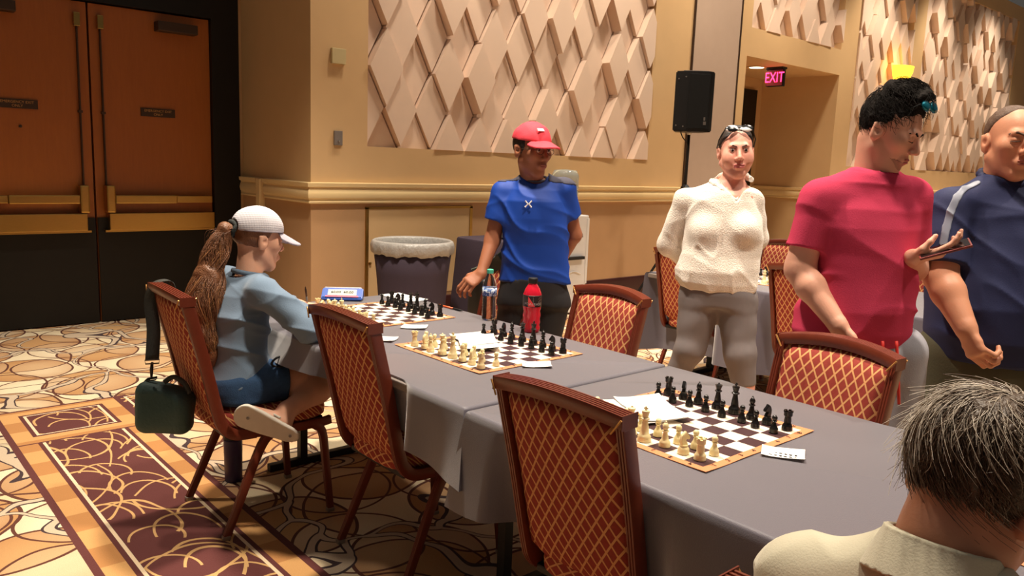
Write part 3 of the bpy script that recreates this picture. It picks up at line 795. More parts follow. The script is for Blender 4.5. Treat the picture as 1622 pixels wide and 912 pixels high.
# pens
def pen(x0, y0, z0, x1, y1, z1, cols, label, r=.0045):
    a, b = Vector((x0, y0, z0)), Vector((x1, y1, z1)); t = thing('pen', label, 'pen', a); d = b-a; L = d.length
    q = d.to_track_quat('Z', 'Y').to_euler()
    for nm, m, pr in (('barrel', cols[0], [(0, .02*L), (r, .02*L), (r, .62*L), (0, .62*L)]), ('grip', cols[1], [(0, .62*L), (r*1.05, .62*L), (r*1.05, .88*L), (r*.4, .99*L), (0, L)]), ('cap_end', cols[1], [(0, 0), (r*.8, 0), (r*.9, .02*L), (0, .02*L)])):
        obj(nm, lathe(B(), pr, 10), m, t, rot=q, smooth=True)
    return t
ORG = plain('orange_pen_plastic', (226, 96, 48), .35)
x0, y0 = at_table(694, 484); x1, y1 = at_table(733, 494)
pen(x0, y0, ZT+.005, x1, y1, ZT+.005, (ORG, M['dark']), 'orange and black pen lying behind the girl\'s board')
# blue digital chess clock
ck = thing('chess_clock', 'blue digital chess clock at the end of the girl\'s board', 'clock', (*at_table(543, 474), ZT), math.radians(-36))
BLUE = plain('blue_clock_plastic', (46, 84, 168), .35, 0, .06)
pr = [(-.105, 0), (.105, 0)]
bm = B(); poly_prism(bm, [(-.10, -.055, .003), (-.10, .05, .003), (-.10, .042, .044), (-.10, .012, .056), (-.10, -.052, .018)], (1, 0, 0), .20)
bmesh.ops.bevel(bm, geom=list(bm.edges), offset=.005, segments=2, affect='EDGES'); obj('case', bm, BLUE, ck)
sl = math.atan2(.038, .064)
bm = B(); box(bm, -.070, .070, -.022, .022, 0, .002); obj('display', bm, plain('lcd_grey_green', (188, 190, 180), .3), ck, (0, -.021, .0375), (sl, 0, 0))
bm = B(); box(bm, -.080, .080, -.0045, .0045, 0, .002); obj('red_stripe', bm, plain('pink_stripe', (220, 90, 120), .4), ck, (0, -.0455, .0225), (sl, 0, 0))
bm = B(); box(bm, -.09, .09, -.012, .012, 0, .006, .003); obj('rocker', bm, M['white'], ck, (0, .028, .049), (-.37, 0, 0))
link('display_digits', text_mesh('60:00  60:00', .022), DARKLINE, ck, (0, -.0225, .0402), (sl, 0, 0))
# water bottle
def bottle(name, x, y, label): return thing(name, label, 'bottle', (x, y, ZT))
x, y = at_table(774, 506)
wb = bottle('water_bottle', x, y, 'clear plastic water bottle with green cap and blue label')
pr = [(0, .002), (.026, 0), (.0315, .006)]
for k in range(7): z = .014+k*.013; pr += [(.0322, z), (.0300, z+.0065)]
pr += [(.0322, .108), (.0322, .150), (.030, .165), (.022, .190), (.0135, .205), (.0125, .212), (.0125, .216)]
obj('bottle_shell', lathe(B(), pr+[(0, .216)], 24), glass('clear_bottle_plastic', (250, 252, 253), .06, 1.14), wb, smooth=True)
obj('cap', lathe(B(), [(0, .212), (.0148, .212), (.0148, .228), (.013, .230), (0, .230)], 20), plain('teal_green_cap', (70, 178, 150), .4), wb)
def label_mat(name, rgb, rgb2, s, ang=1):
    t = Mt(name, .35); co = t.coord('Object', scale=(1, 1, 1)); t.color(t.mix(t.noise(co, s, 2, .5, 2).gt(.52), lin(rgb), lin(rgb2))); return t.m
obj('label_band', lathe(B(), [(.0328, .112), (.0331, .112), (.0331, .148), (.0328, .148)], 24), label_mat('blue_white_label', (36, 80, 156), (206, 220, 236), 45), wb, smooth=True)
# red sports drink
x, y = at_table(841, 525)
rb = bottle('sports_drink_bottle', x, y, 'red sports drink bottle with black cap and black label')
RED = Mt('red_drink', .12); RED.color(lin((226, 34, 60))); RED.b.inputs['Transmission Weight'].default_value = .25; RED = RED.m
pr = [(0, .002), (.030, 0), (.036, .006), (.0375, .020), (.0345, .032), (.0375, .044), (.0350, .058), (.0380, .074), (.0350, .090), (.0378, .104), (.0385, .112), (.0392, .155), (.0385, .163), (.030, .186), (.019, .203), (.0165, .208), (.0165, .214), (0, .214)]
obj('bottle_shell', lathe(B(), pr, 28), RED, rb, smooth=True)
obj('cap', lathe(B(), [(0, .208), (.0195, .208), (.0200, .210), (.0200, .228), (.018, .231), (0, .231)], 24), M['dark'], rb)
lb_ = obj('label_band', lathe(B(), [(.0387, .112), (.0396, .112), (.0402, .158), (.0392, .160)], 28), plain('black_drink_label', (34, 24, 26), .4), rb, smooth=True)
def wrap(me, R, zc, a0):
    for v in me.vertices:
        a = a0+v.co.x/R; v.co = Vector((R*math.cos(a), R*math.sin(a), zc+v.co.y)) if abs(v.co.z) < 1 else v.co
    return me
tm = text_mesh('POWERADE', .0145); wrap(tm, .0406, .124, -2.2); link('label_lettering', tm, M['white'], lb_)
for k in range(6):
    bm = B(); bx = .028+.006*(k % 3)
    box(bm, -.02, -.02+bx, -.0012, .0012, -.0002, .0002)
    me = bpy.data.meshes.new('fine_print'); bm.to_mesh(me); bm.free(); wrap(me, .0404, .134+.0042*k, -1.75); link('fine_print', me, M['paper'], lb_)
bm = B(); n = 6
vs = [(bm.verts.new((.0405*math.cos(-2.75+.75*q/n), .0405*math.sin(-2.75+.75*q/n), .114)), bm.verts.new((.0407*math.cos(-2.75+.75*q/n), .0407*math.sin(-2.75+.75*q/n), .157-.043*q/n+.0005))) for q in range(n+1)]
for a, b in zip(vs, vs[1:]): bm.faces.new((a[0], b[0], b[1], a[1]))
obj('red_label_wedge', bm, plain('red_label', (226, 60, 70), .4), lb_)

# ================================================================== by the wall
tb = thing('waste_bin', 'tall dark draped waste bin with a frosted liner by the gold wall', 'waste bin', (3.55, 5.22, 0)); tb.scale = (.83, .83, 1.04)
bm = B(); prof = [(.30, 0), (.335, .3), (.365, .70)]; n = 48; rings = []
for r, z in [(.30, .0), (.312, .18), (.325, .36), (.345, .55), (.372, .72), (.36, .72), (.33, .70)]:
    rings.append([bm.verts.new((r*(1+.018*math.sin(j*.9)*(1-z))*math.cos(2*PI*j/n), r*(1+.018*math.sin(j*.9)*(1-z))*math.sin(2*PI*j/n), z)) for j in range(n)])
for a, b in zip(rings, rings[1:]):
    for j in range(n): bm.faces.new((a[j], a[(j+1) % n], b[(j+1) % n], b[j]))
bm.faces.new(rings[0][::-1]); obj('drape', bm, M['bin'], tb, smooth=True)
bm = B(); rings = []; rnd = random.Random(3)
for k, (r, z) in enumerate([(.378, .69), (.392, .715), (.396, .76), (.388, .79), (.368, .80), (.352, .785), (.340, .72), (.33, .60)]):
    rings.append([bm.verts.new(((r+.008*math.sin(j*1.7+k*.5)*(k < 3))*math.cos(2*PI*j/64), (r+.008*math.sin(j*1.7+k*.5)*(k < 3))*math.sin(2*PI*j/64), z+(.006*math.sin(j*.8)+.005*math.sin(j*2.1)+.008 if k == 0 else 0))) for j in range(64)])
for a, b in zip(rings, rings[1:]):
    for j in range(64): bm.faces.new((a[j], a[(j+1) % 64], b[(j+1) % 64], b[j]))
obj('bin_liner', bm, M['liner'], tb, smooth=True)
# black draped stand
bs = thing('draped_stand', 'dark draped stand behind the boy\'s forearm, next to the bin', 'stand', (4.42, 5.2, 0))
bm = B(); n = 40; rings = []
for f, z in ((1.18, 0), (1.1, .3), (1.02, .65), (1, .80), (.97, .815)):
    r = []
    for j in range(n):
        a = 2*PI*j/n; c, s = math.cos(a), math.sin(a); e = .35
        w = f*(1+.02*math.sin(j*2.3)*(1-z))
        r.append(bm.verts.new((math.copysign(abs(c)**e, c)*.30*w, math.copysign(abs(s)**e, s)*.27*w, z)))
    rings.append(r)
for a, b in zip(rings, rings[1:]):
    for j in range(n): bm.faces.new((a[j], a[(j+1) % n], b[(j+1) % n], b[j]))
bm.faces.new(rings[-1]); bm.faces.new(rings[0][::-1]); obj('drape', bm, M['bin'], bs, autos=40)
bm = B(); lathe(bm, [(0, .815), (.10, .815), (.105, .83), (.09, .835), (0, .83)], 24, (.06, -.05, 0)); obj('dark_tray', bm, M['dark'], bs)
# white water dispenser
ws = thing('water_dispenser', 'tall white water dispenser with clear jug behind the boy\'s shoulder', 'water cooler', (5.56, 5.56, 0))
obj('cabinet', bbox(-.19, .19, -.17, .17, .02, .98, .012), M['white'], ws)
obj('side_panel', bbox(.165, .196, -.176, -.165, .30, .95, .003), M['white'], ws)
obj('drip_tray', bbox(-.12, .12, -.21, -.17, .55, .58, .004), M['dark'], ws)
bm = B(); lathe(bm, [(.04, .98), (.05, 1.02), (.13, 1.06), (.135, 1.20), (.128, 1.22), (.135, 1.24), (.135, 1.36), (.11, 1.41), (0, 1.42)], 24); obj('jug', bm, glass('pale_blue_jug', (206, 222, 228), .12, 1.2, .75), ws, smooth=True)
for s in (-1, 1):
    bm = B(); tube(bm, [(.06*s, -.17, .80), (.06*s, -.21, .80), (.06*s, -.215, .77)], .010, 8); obj('tap', bm, M['grey_plastic'], ws)
bm = B(); tube(bm, [(-.10+.20*k/10, -.178, .40+.03*math.sin(k/10*PI)) for k in range(11)], .005, 6); obj('handle', bm, M['white'], ws)

# ================================================================== speaker on its stand
SX, SY = 7.15, 5.30
st = thing('speaker_stand', 'black tripod speaker stand beside the taupe partition', 'speaker stand', (SX, SY, 0))
bm = B(); tube(bm, [(0, 0, .12), (0, 0, 1.15)], .022, 12); obj('lower_pole', bm, M['dark'], st, smooth=True)
bm = B(); tube(bm, [(0, 0, 1.1), (0, 0, 1.86)], .0165, 12); obj('upper_pole', bm, M['dark'], st, smooth=True)
bm = B(); lathe(bm, [(.03, 1.07), (.036, 1.10), (.038, 1.19), (.05, 1.21), (.05, 1.27), (.026, 1.30)], 16); obj('clamp_collar', bm, M['dark'], st)
bm = B(); tube(bm, [(.03, 0, 1.16), (.09, -.02, 1.16)], .012, 8); obj('clamp_knob', bm, M['dark'], st)
bm = B(); lathe(bm, [(.026, .78), (.04, .80), (.04, .86), (.026, .88)], 14); obj('leg_hub', bm, M['dark'], st)
for k in range(3):
    a = math.radians(165+120*k); c, s = math.cos(a), math.sin(a)
    bm = B(); sweep(bm, [(.035*c, .035*s, .83), (.62*c, .62*s, .02)], [(-.013, -.007), (.013, -.007), (.013, .007), (-.013, .007)], (-s, c, 0)); lg = obj('leg', bm, M['grille'], st)
    bm = B(); tube(bm, [(.60*c, .60*s, .012), (.66*c, .66*s, .012)], .014, 8); obj('rubber_foot', bm, M['dark'], lg)
    bm = B(); tube(bm, [(.02*c, .02*s, .30), (.33*c, .33*s, .43)], .008, 6); obj('brace', bm, M['dark'], st)
sp = thing('loudspeaker', 'black loudspeaker mounted on the tripod stand', 'loudspeaker', (SX, SY, 1.86), math.radians(-44))
bm = B()   # front faces -y local, chamfered cabinet
pts = [(-.20, -.13), (-.07, -.185), (.16, -.185), (.21, -.14), (.15, .18), (-.13, .18)]
poly_prism(bm, [(x, y, 0) for x, y in pts], (0, 0, 1), .62); bmesh.ops.bevel(bm, geom=list(bm.edges), offset=.012, segments=2, affect='EDGES')
obj('cabinet', bm, M['dark'], sp, autos=40)
bm = B(); box(bm, -.065, .155, -.193, -.183, .03, .59, .004); obj('front_grille', bm, M['grille'], sp)
obj('top_edge', bbox(-.12, .14, -.15, .15, .616, .628, .004), M['grey_plastic'], sp)
bm = B(); box(bm, .105, .135, -.197, -.192, .07, .105); box(bm, .108, .125, -.197, -.192, .115, .15); obj('badge', bm, M['steel'], sp)
bm = B(); lathe(bm, [(.02, -.03), (.028, -.01), (.028, 0)], 14); obj('pole_socket', bm, M['steel'], sp)
for x, z in ((-.17, .54), (-.10, .56), (-.17, .06), (-.10, .05)):
    bm = B(); lathe(bm, [(0, 0), (.008, 0), (.008, .006), (0, .006)], 8); obj('bolt', bm, M['steel'], sp, (x, -.14-.045*(x+.2)/.13*1.0, z), (PI/2, 0, 0))
bm = B(); tube(bm, spline([(SX-.13, SY+.02, 1.87), (SX-.12, SY-.01, 1.80), (SX-.05, SY-.03, 1.72), (SX-.04, SY-.03, 1.55), (SX-.07, SY-.02, 1.3), (SX-.09, SY-.02, 1.0), (SX-.06, SY-.03, .6), (SX-.10, SY-.05, .05)], 6), .006, 6)
tag(obj('speaker_cable', bm, M['dark'], None, smooth=True), 'black cable hanging from the loudspeaker beside its pole', 'cable')

# ================================================================== by the girl's chair
tu = thing('tumbler', 'dark purple tumbler standing on the carpet under the girl\'s chair', 'tumbler', (1.335, 3.36, 0))
PUR = plain('dark_purple_enamel', (58, 42, 84), .4)
obj('body', lathe(B(), [(0, .0), (.036, 0), (.038, .004), (.041, .19), (.040, .20), (0, .20)], 24), PUR, tu, smooth=True)
obj('lid', lathe(B(), [(0, .20), (.042, .20), (.042, .215), (.03, .225), (0, .227)], 24), M['dark'], tu)
# green shoulder bag hung over the chair crest by its strap
GRN = plain('dark_green_nylon', (62, 84, 82), .6, 0, .15, 14, .25, 90, .3)
STR = plain('charcoal_webbing', (66, 66, 62), .8, 0, .1, 60, .4, 260, .2)

cb = thing('equipment_case', 'dark grey-green strap and case hung on the chair behind the boy\'s hand', 'case', (2.72, 3.26, .615))
STR2 = plain('grey_green_padding', (78, 82, 72), .8, 0, .1, 40, .3, 200, .2)
bm = B(); sweep(bm, spline([(-.02, .10, .235), (.03, .03, .275), (.045, -.05, .335), (.02, -.12, .365), (-.05, -.14, .34)], 5), [(-.036, -.010), (.036, -.010), (.040, 0), (.036, .010), (-.036, .010), (-.040, 0)], (-.39, .46, .8)); obj('shoulder_pad', bm, STR2, cb, autos=40)
bm = B(); box(bm, .03, .15, -.02, .24, -.02, .20, .03, 3); obj('case_body', bm, M['dark'], cb, autos=40)
bm = B(); tube(bm, spline([(-.02, .10, .235), (.02, .14, .20), (.06, .15, .17)], 4), .010, 8); obj('strap_end', bm, M['dark'], cb)
# ================================================================== modelling people: smooth distance fields meshed by surface nets
def V(*a): return np.array(a, dtype=np.float64)
def unit(v): v = np.asarray(v, float); return v/np.linalg.norm(v)
def smin(a, b, k):
    h = np.clip(.5+.5*(b-a)/k, 0, 1); return b*(1-h)+a*h-k*h*(1-h)
def smax(a, b, k): return -smin(-a, -b, k)
def sph(P, c, r): return np.linalg.norm(P-np.asarray(c), axis=1)-r
def ell(P, c, r):
    r = np.asarray(r, float); q = P-np.asarray(c); k0 = np.linalg.norm(q/r, axis=1); k1 = np.linalg.norm(q/(r*r), axis=1)+1e-9
    return k0*(k0-1)/k1
def rc(P, a, b, r1, r2):
    a, b = np.asarray(a, float), np.asarray(b, float); ab = b-a; L = ab@ab+1e-12
    t = np.clip((P-a)@ab/L, 0, 1); return np.linalg.norm(P-a-t[:, None]*ab, axis=1)-(r1+(r2-r1)*t)
def chain(P, pts, rs, k=.01):
    d = None
    for i in range(len(pts)-1):
        e = rc(P, pts[i], pts[i+1], rs[i], rs[i+1]); d = e if d is None else smin(d, e, k)
    return d
def bx3(P, c, h, A=None, r=0):
    q = P-np.asarray(c)
    if A is not None: q = q@A
    q = np.abs(q)-np.asarray(h)+r
    return np.linalg.norm(np.maximum(q, 0), axis=1)+np.minimum(q.max(1), 0)-r
def loft(P, ax, u, v, st, e=2.2, cap=.02):
    """st rows: (centre xyz, half-width along u, half-depth along v), stations ordered along ax"""
    ax, u, v = unit(ax), unit(u), unit(v); s = np.array([c[0]@ax for c in st]); t = P@ax
    C = np.stack([np.interp(t, s, [c[0][i] for c in st]) for i in range(3)], 1)
    hu = np.interp(t, s, [c[1] for c in st]); hv = np.interp(t, s, [c[2] for c in st])
    q = P-C; a, b = np.abs(q@u)/hu, np.abs(q@v)/hv
    f = (a**e+b**e)**(1/e)
    d = (f-1)*np.minimum(hu, hv)*.9
    return smax(smax(d, s[0]-t, cap), t-s[-1], cap)
def fold(P, f, amp, seed=0, dirn=None):
    """soft cloth wrinkles"""
    rnd = np.random.RandomState(seed); d = np.zeros(len(P))
    for i in range(4):
        k = rnd.randn(3) if dirn is None else np.asarray(dirn)+.45*rnd.randn(3)
        k = unit(k)*f*(.7+.6*rnd.rand()); w = rnd.randn(3)*f*.35
        d += np.sin(P@k+1.3*np.sin(P@w+rnd.rand()*6)+rnd.rand()*6)
    return amp*d/3
def crease(P, f, amp, seed=0, dirn=None, n=3):
    """sharper pulled folds: thin raised ridges along a direction"""
    rnd = np.random.RandomState(seed); d = np.zeros(len(P))
    for i in range(n):
        k = rnd.randn(3) if dirn is None else np.asarray(dirn, float)+.35*rnd.randn(3)
        k = unit(k)*f*(.6+.8*rnd.rand()); w1, w2 = rnd.randn(3)*f*.4, rnd.randn(3)*f*.22
        ph = P@k+1.6*np.sin(P@w1+rnd.rand()*6); m = np.clip(.5+.9*np.sin(P@w2+rnd.rand()*6), 0, 1)
        d -= m*((1-np.abs(np.sin(ph*.5)))**2.2-.25)
    return amp*d
class Fr:
    """local frame: x = person's left-right, y = forward, z = up"""
    def __init__(s, o, fwd, up, scale=1):
        s.o = np.asarray(o, float); y = unit(fwd); z = np.asarray(up, float); z = unit(z-y*(z@y)); x = np.cross(y, z); s.A = np.stack([x, y, z], 1); s.k = scale
    def to(s, P): return (P-s.o)@s.A/s.k
    def w(s, *p): return s.o+s.A@(np.array(p)*s.k)
def surf(fn, lo, hi, h):
    lo, hi = np.asarray(lo, float), np.asarray(hi, float); B3 = 3
    nb = np.ceil((hi-lo)/(h*B3)).astype(int)+1
    g = [lo[i]+h*((np.arange(nb[i])*B3)+1) for i in range(3)]
    Q = np.stack(np.meshgrid(*g, indexing='ij'), -1).reshape(-1, 3)
    dc = fn(Q).reshape(nb); n = nb*B3
    mk = np.abs(dc) < h*B3*2.4
    D = np.repeat(np.repeat(np.repeat(dc, B3, 0), B3, 1), B3, 2).astype(np.float32)
    mf = np.repeat(np.repeat(np.repeat(mk, B3, 0), B3, 1), B3, 2)
    idx = np.argwhere(mf); D[mf] = fn(lo+h*idx)
    D[0] = D[-1] = 1; D[:, 0] = D[:, -1] = 1; D[:, :, 0] = D[:, :, -1] = 1
    I = D < 0; c = np.zeros(n-1, np.int8)
    for a in (0, 1):
        for b in (0, 1):
            for e in (0, 1): c += I[a:n[0]-1+a, b:n[1]-1+b, e:n[2]-1+e]
    act = (c > 0) & (c < 8); ci = np.argwhere(act); vid = -np.ones(n-1, np.int64); vid[act] = np.arange(len(ci))
    acc = np.zeros((len(ci), 3)); cnt = np.zeros(len(ci))
    cor = [(a, b, e) for a in (0, 1) for b in (0, 1) for e in (0, 1)]
    val = {k: D[ci[:, 0]+k[0], ci[:, 1]+k[1], ci[:, 2]+k[2]] for k in cor}
    for k in cor:
        for ax in range(3):
            if k[ax]: continue
            k2 = tuple(1 if i == ax else k[i] for i in range(3)); da, db = val[k], val[k2]; m = (da < 0) != (db < 0)
            t = da[m]/(da[m]-db[m]); p = np.tile(np.array(k, float), (m.sum(), 1)); p[:, ax] += t; acc[m] += p; cnt[m] += 1
    Vt = lo+h*(ci+acc/cnt[:, None])
    F = []
    for ax in range(3):
        o = [i for i in range(3) if i != ax]
        s1 = [slice(1, n[i]-1) for i in range(3)]; s1[ax] = slice(0, n[ax]-1); s2 = list(s1); s2[ax] = slice(1, n[ax])
        A, Bq = I[tuple(s1)], I[tuple(s2)]; e = np.argwhere(A != Bq)
        if not len(e): continue
        fl = A[e[:, 0], e[:, 1], e[:, 2]]
        base = e+np.array([1 if i != ax else 0 for i in range(3)])
        def cell(d0, d1):
            q = base.copy(); q[:, o[0]] += d0; q[:, o[1]] += d1; return vid[q[:, 0], q[:, 1], q[:, 2]]
        q = np.stack([cell(-1, -1), cell(0, -1), cell(0, 0), cell(-1, 0)], 1)
        flip = fl if ax != 1 else ~fl
        q[~flip] = q[~flip][:, ::-1]; F.append(q)
    F = np.concatenate(F); F = F[(F >= 0).all(1)]
    # settle the vertices onto the field
    e = h*.5; d0 = fn(Vt); G = np.stack([fn(Vt+np.eye(3)[i]*e)-d0 for i in range(3)], 1)/e
    gl = (G*G).sum(1); Vt = Vt-G*(np.clip(d0, -h, h)/np.maximum(gl, .25))[:, None]*.8
    return Vt, F
def join(L):
    vs, fs, n = [], [], 0
    for v, f in L: vs.append(v); fs.append(f+n); n += len(v)
    return np.concatenate(vs), np.concatenate(fs)
def npmesh(name, vf, mat, root, off=None):
    Vt, F = vf; o_ = np.array(root.location) if off is None else off
    me = bpy.data.meshes.new(name); me.vertices.add(len(Vt)); me.vertices.foreach_set('co', (Vt-o_).astype(np.float32).ravel())
    k = F.shape[1]; me.loops.add(k*len(F)); me.loops.foreach_set('vertex_index', F.astype(np.int32).ravel())
    me.polygons.add(len(F)); me.polygons.foreach_set('loop_start', (np.arange(len(F))*k).astype(np.int32)); me.polygons.foreach_set('loop_total', np.full(len(F), k, np.int32))
    me.polygons.foreach_set('use_smooth', np.ones(len(F), bool)); me.update(calc_edges=True); me.validate()
    me.materials.append(mat)
    o = bpy.data.objects.new(name, me); COL.objects.link(o); o.parent = root; return o
def bounds(pts, pad): p = np.array(pts); return p.min(0)-pad, p.max(0)+pad
# ---- head
def head_sdf(fr, lids=.0135, jaw=1.0, nose=1.0, chin=0):
    def f(P):
        q = fr.to(P)
        d = ell(q, (0, -.012, .036), (.0755, .097, .086))
        d = smin(d, ell(q, (0, .028, -.030), (.060*jaw, .064, .086)), .03)
        d = smin(d, sph(q, (0, .064+chin, -.100), .021), .03)
        for s in (-1, 1):
            d = smin(d, rc(q, (s*.052*jaw, -.004, -.052), (s*.014, .060+chin, -.104), .020, .017), .022)
            d = smin(d, sph(q, (s*.041, .058, -.012), .028), .02)
        d = smin(d, rc(q, (-.034, .080, .029), (.034, .080, .029), .0125, .0125), .014)
        for s in (-1, 1):
            d = smax(d, -sph(q, (s*.031, .107, .010), .021), .012)
            d = smin(d, ell(q, (s*.031, .078, .010), (.016, .0135*lids/.0135, .0115)), .005)
        d = smin(d, rc(q, (0, .086, .022), (0, .112*nose+.002, -.024), .007, .0115), .012)
        for s in (-1, 1): d = smin(d, sph(q, (s*.0115, .102, -.030), .0088), .008)
        d = smin(d, ell(q, (0, .088, -.064), (.027, .013, .017)), .012)
        for s in (-1, 1):
            e = ell(q, (s*.079, -.014, -.004), (.009, .021, .033)); e = smin(e, rc(q, (s*.083, -.030, .018), (s*.080, -.022, -.026), .006, .005), .008)
            e = smax(e, -sph(q, (s*.092, -.008, .0), .013), .006)
            d = smin(d, e, .007)
        return d*fr.k
    return f
def lips(fr, root, mat, wide=1.0):
    def f(P):
        q = fr.to(P); d = np.minimum(ell(q, (0, .0985-(wide-1)*.004, -.059), (.021*wide, .0052, .0046)), ell(q, (0, .0978-(wide-1)*.004, -.0690), (.019*wide, .0056, .0052)))
        return d*fr.k
    npmesh('lips', surf(f, *bounds([fr.w(0, .098, -.064)], .03), .0016), mat, root)
def brows(fr, root, mat, th=.0042):
    for s in (-1, 1):
        def f(P):
            q = fr.to(P); return chain(q, [(s*.013, .0935, .027), (s*.030, .0915, .0335), (s*.050, .077, .028)], [th, th, th*.5], .004)*fr.k
        npmesh('eyebrow', surf(f, *bounds([fr.w(s*.03, .09, .03)], .035), .0018), mat, root)
def lash(fr, root, mat, z=.006, r=.0018):
    for s in (-1, 1):
        def f(P):
            q = fr.to(P); return chain(q, [(s*.016, .0905, z+.001), (s*.031, .0940, z-.001), (s*.046, .0865, z)], [r*.7, r, r*.7], .002)*fr.k
        npmesh('eyelash', surf(f, *bounds([fr.w(s*.031, .09, z)], .025), .0011), mat, root)
EYE = None
def eyes(fr, root):
    global EYE
    if EYE is None:
        t = Mt('brown_eye', .15); co = t.coord('Object'); x, y, z = t.xyz(co); r = (x*x+z*z); 
        c = t.mix(r.lt(.0058**2), lin((196, 176, 166)), lin((52, 32, 24))); c = t.mix(r.lt(.0026**2), c, lin((8, 6, 6))); t.color(c); EYE = t.m
    for s in (-1, 1):
        bm = B(); bmesh.ops.create_uvsphere(bm, u_segments=16, v_segments=10, radius=.0118*fr.k)
        o = obj('eye', bm, EYE, root, smooth=True); A = Matrix([[*fr.A[i]] for i in range(3)]).to_4x4(); p = fr.w(s*.031, .0812, .0095)-np.array(root.location)
        o.matrix_local = Matrix.Translation(Vector(p))@A
# ---- hand: local x across (thumb towards +x), y along the fingers, z = back of the hand
def hand_sdf(fr, curl=(.3, .35, .4, .45), thumb=.4, spread=.06, mirror=1):
    L = [(.043, .025, .019), (.047, .028, .020), (.043, .026, .019), (.034, .020, .017)]; bxx = [.029, .010, -.010, -.028]; by = [.090, .094, .090, .082]
    def f(P):
        q = fr.to(P).copy(); q[:, 0] *= mirror
        d = loft(q, (0, 1, 0), (1, 0, 0), (0, 0, 1), [(V(0, -.02, 0), .027, .021), (V(0, .01, 0), .029, .020), (V(0, .05, -.002), .040, .017), (V(0, .094, 0), .039, .0125)], 2.6, .015)
        for i in range(4):
            a = -curl[i]*.8; p = V(bxx[i], by[i]-.012, 0); pts = [p]; sx = (1.5-i)*spread
            for k, l in enumerate(L[i]):
                dd = V(math.sin(sx)*math.cos(a), math.cos(sx)*math.cos(a), math.sin(a)); p = p+dd*(l+(.012 if k == 0 else 0)); pts.append(p); a -= curl[i]*(1.15 if k == 0 else .8)
            d = smin(d, chain(q, pts, [.0095, .0088, .0080, .0066], .003), .005)
        p0, p1 = V(.022, .018, -.006), V(.044, .048, -.014); tdir = unit(V(.55-.6*thumb, 1, -.35-.5*thumb)); p2 = p1+tdir*.032; p3 = p2+unit(tdir+V(-.35*thumb, 0, -.3*thumb))*.026
        d = smin(d, chain(q, [p0, p1, p2, p3], [.016, .0125, .0100, .0078], .006), .008)
        return d*fr.k
    return f
def strands(paths, r0=.0011, r1=.0004, n=3):
    """thin tapered tubes along numpy polylines -> one mesh (verts, tri-strip quads)"""
    VS, FS, o = [], [], 0
    for P in paths:
        k = len(P); T = np.gradient(P, axis=0); T /= np.linalg.norm(T, axis=1)[:, None]+1e-9
        a = np.cross(T, [0.3, .5, .8]); a /= np.linalg.norm(a, axis=1)[:, None]+1e-9; b = np.cross(T, a)
        rr = np.linspace(r0, r1, k)[:, None]
        ring = np.stack([P+rr*(a*math.cos(2*PI*j/n)+b*math.sin(2*PI*j/n)) for j in range(n)], 1).reshape(-1, 3); VS.append(ring)
        i = np.arange(k-1)[:, None]*n; j = np.arange(n)[None]; j2 = (j+1) % n
        FS.append(np.stack([i+j, i+j2, i+n+j2, i+n+j], -1).reshape(-1, 4)+o); o += k*n
    return np.concatenate(VS), np.concatenate(FS)
def pix(px, py): d = C_R*((px-811)/F_PX)-C_U*((py-456)/F_PX)+C_F; return d
class Pose:
    """a person's own upright frame: r = sideways, t = towards the camera, anchored at the floor point b"""
    def __init__(s, X0, Y0): s.b = V(X0, Y0, 0); s.t = -unit(V(X0, Y0, 0)); s.r = np.cross(s.t, V(0, 0, 1)); s.r = -s.r if s.r@C_R < 0 else s.r
    def J(s, px, py, dt=0):
        d = pix(px, py); k = (dt+s.b@s.t)/(d@s.t); return V(0, 0, CAM_H)+d*k
    def D(s, r, t, z=0): return unit(s.r*r+s.t*t+V(0, 0, z))
UPZ = V(0, 0, 1)
def skin(name, rgb): return plain(name, rgb, .48, 0, .05, 40, .05, 220, .4, None, .12)
def shoe(P, ankle, fwd, L=.26, w=.045):
    f = unit(V(fwd[0], fwd[1], 0)); a = V(ankle[0], ankle[1], 0)
    d = chain(P, [a-f*.06+V(0, 0, .045), a+f*.06+V(0, 0, .045), a+f*(L-.11)+V(0, 0, .035)], [w*.92, w, w*.85], .02)
    d = smin(d, rc(P, a+V(0, 0, .05), a+V(0, 0, .10), .045, .042), .03)
    return smax(d, .0-P[:, 2]+.001, .006)

def surfpt(fn, p, px, py, d0=.6, d1=-.5):
    """first point of a surface met along the sight line through one pixel"""
    T = np.linspace(d0, d1, 500); Q = np.array([p.J(px, py, t) for t in T]); v = fn(Q); i = int(np.argmax(v < 0)); return Q[max(i, 0)]
def comb(fr, E0, ER, n_, L0, r0, wh, sel, rs, lift=.035, wav=.003, jit=.25, swirl=.55, seg=8):
    PS = []; g = 0
    while len(PS) < n_ and g < n_*60:
        g += 1; d = unit(rs.randn(3)); q = E0+ER*d*.99
        if not sel(q, d): continue
        fl_ = d-wh; fl_ = unit(fl_-d*(fl_@d)+1e-6); sw = np.cross(d, fl_); fl_ = fl_+swirl*sw+jit*rs.randn(3); fl_ = unit(fl_-d*(fl_@d))
        L = L0*(.6+.8*rs.rand()); ph, li, cu = rs.rand()*6, lift*(.4+1.2*rs.rand()), rs.randn()*wav; pts = []
        for k in range(seg):
            t_ = k/(seg-1); e_ = E0+ER*unit(d+fl_*t_*L/.09)*(1.0+li*math.sin(PI*t_*.8)); pts.append(fr.w(*(e_+sw*(cu*t_*t_*6+wav*math.sin(t_*5+ph)))))
        PS.append(np.array(pts))
    return strands(PS, r0, r0*.35)
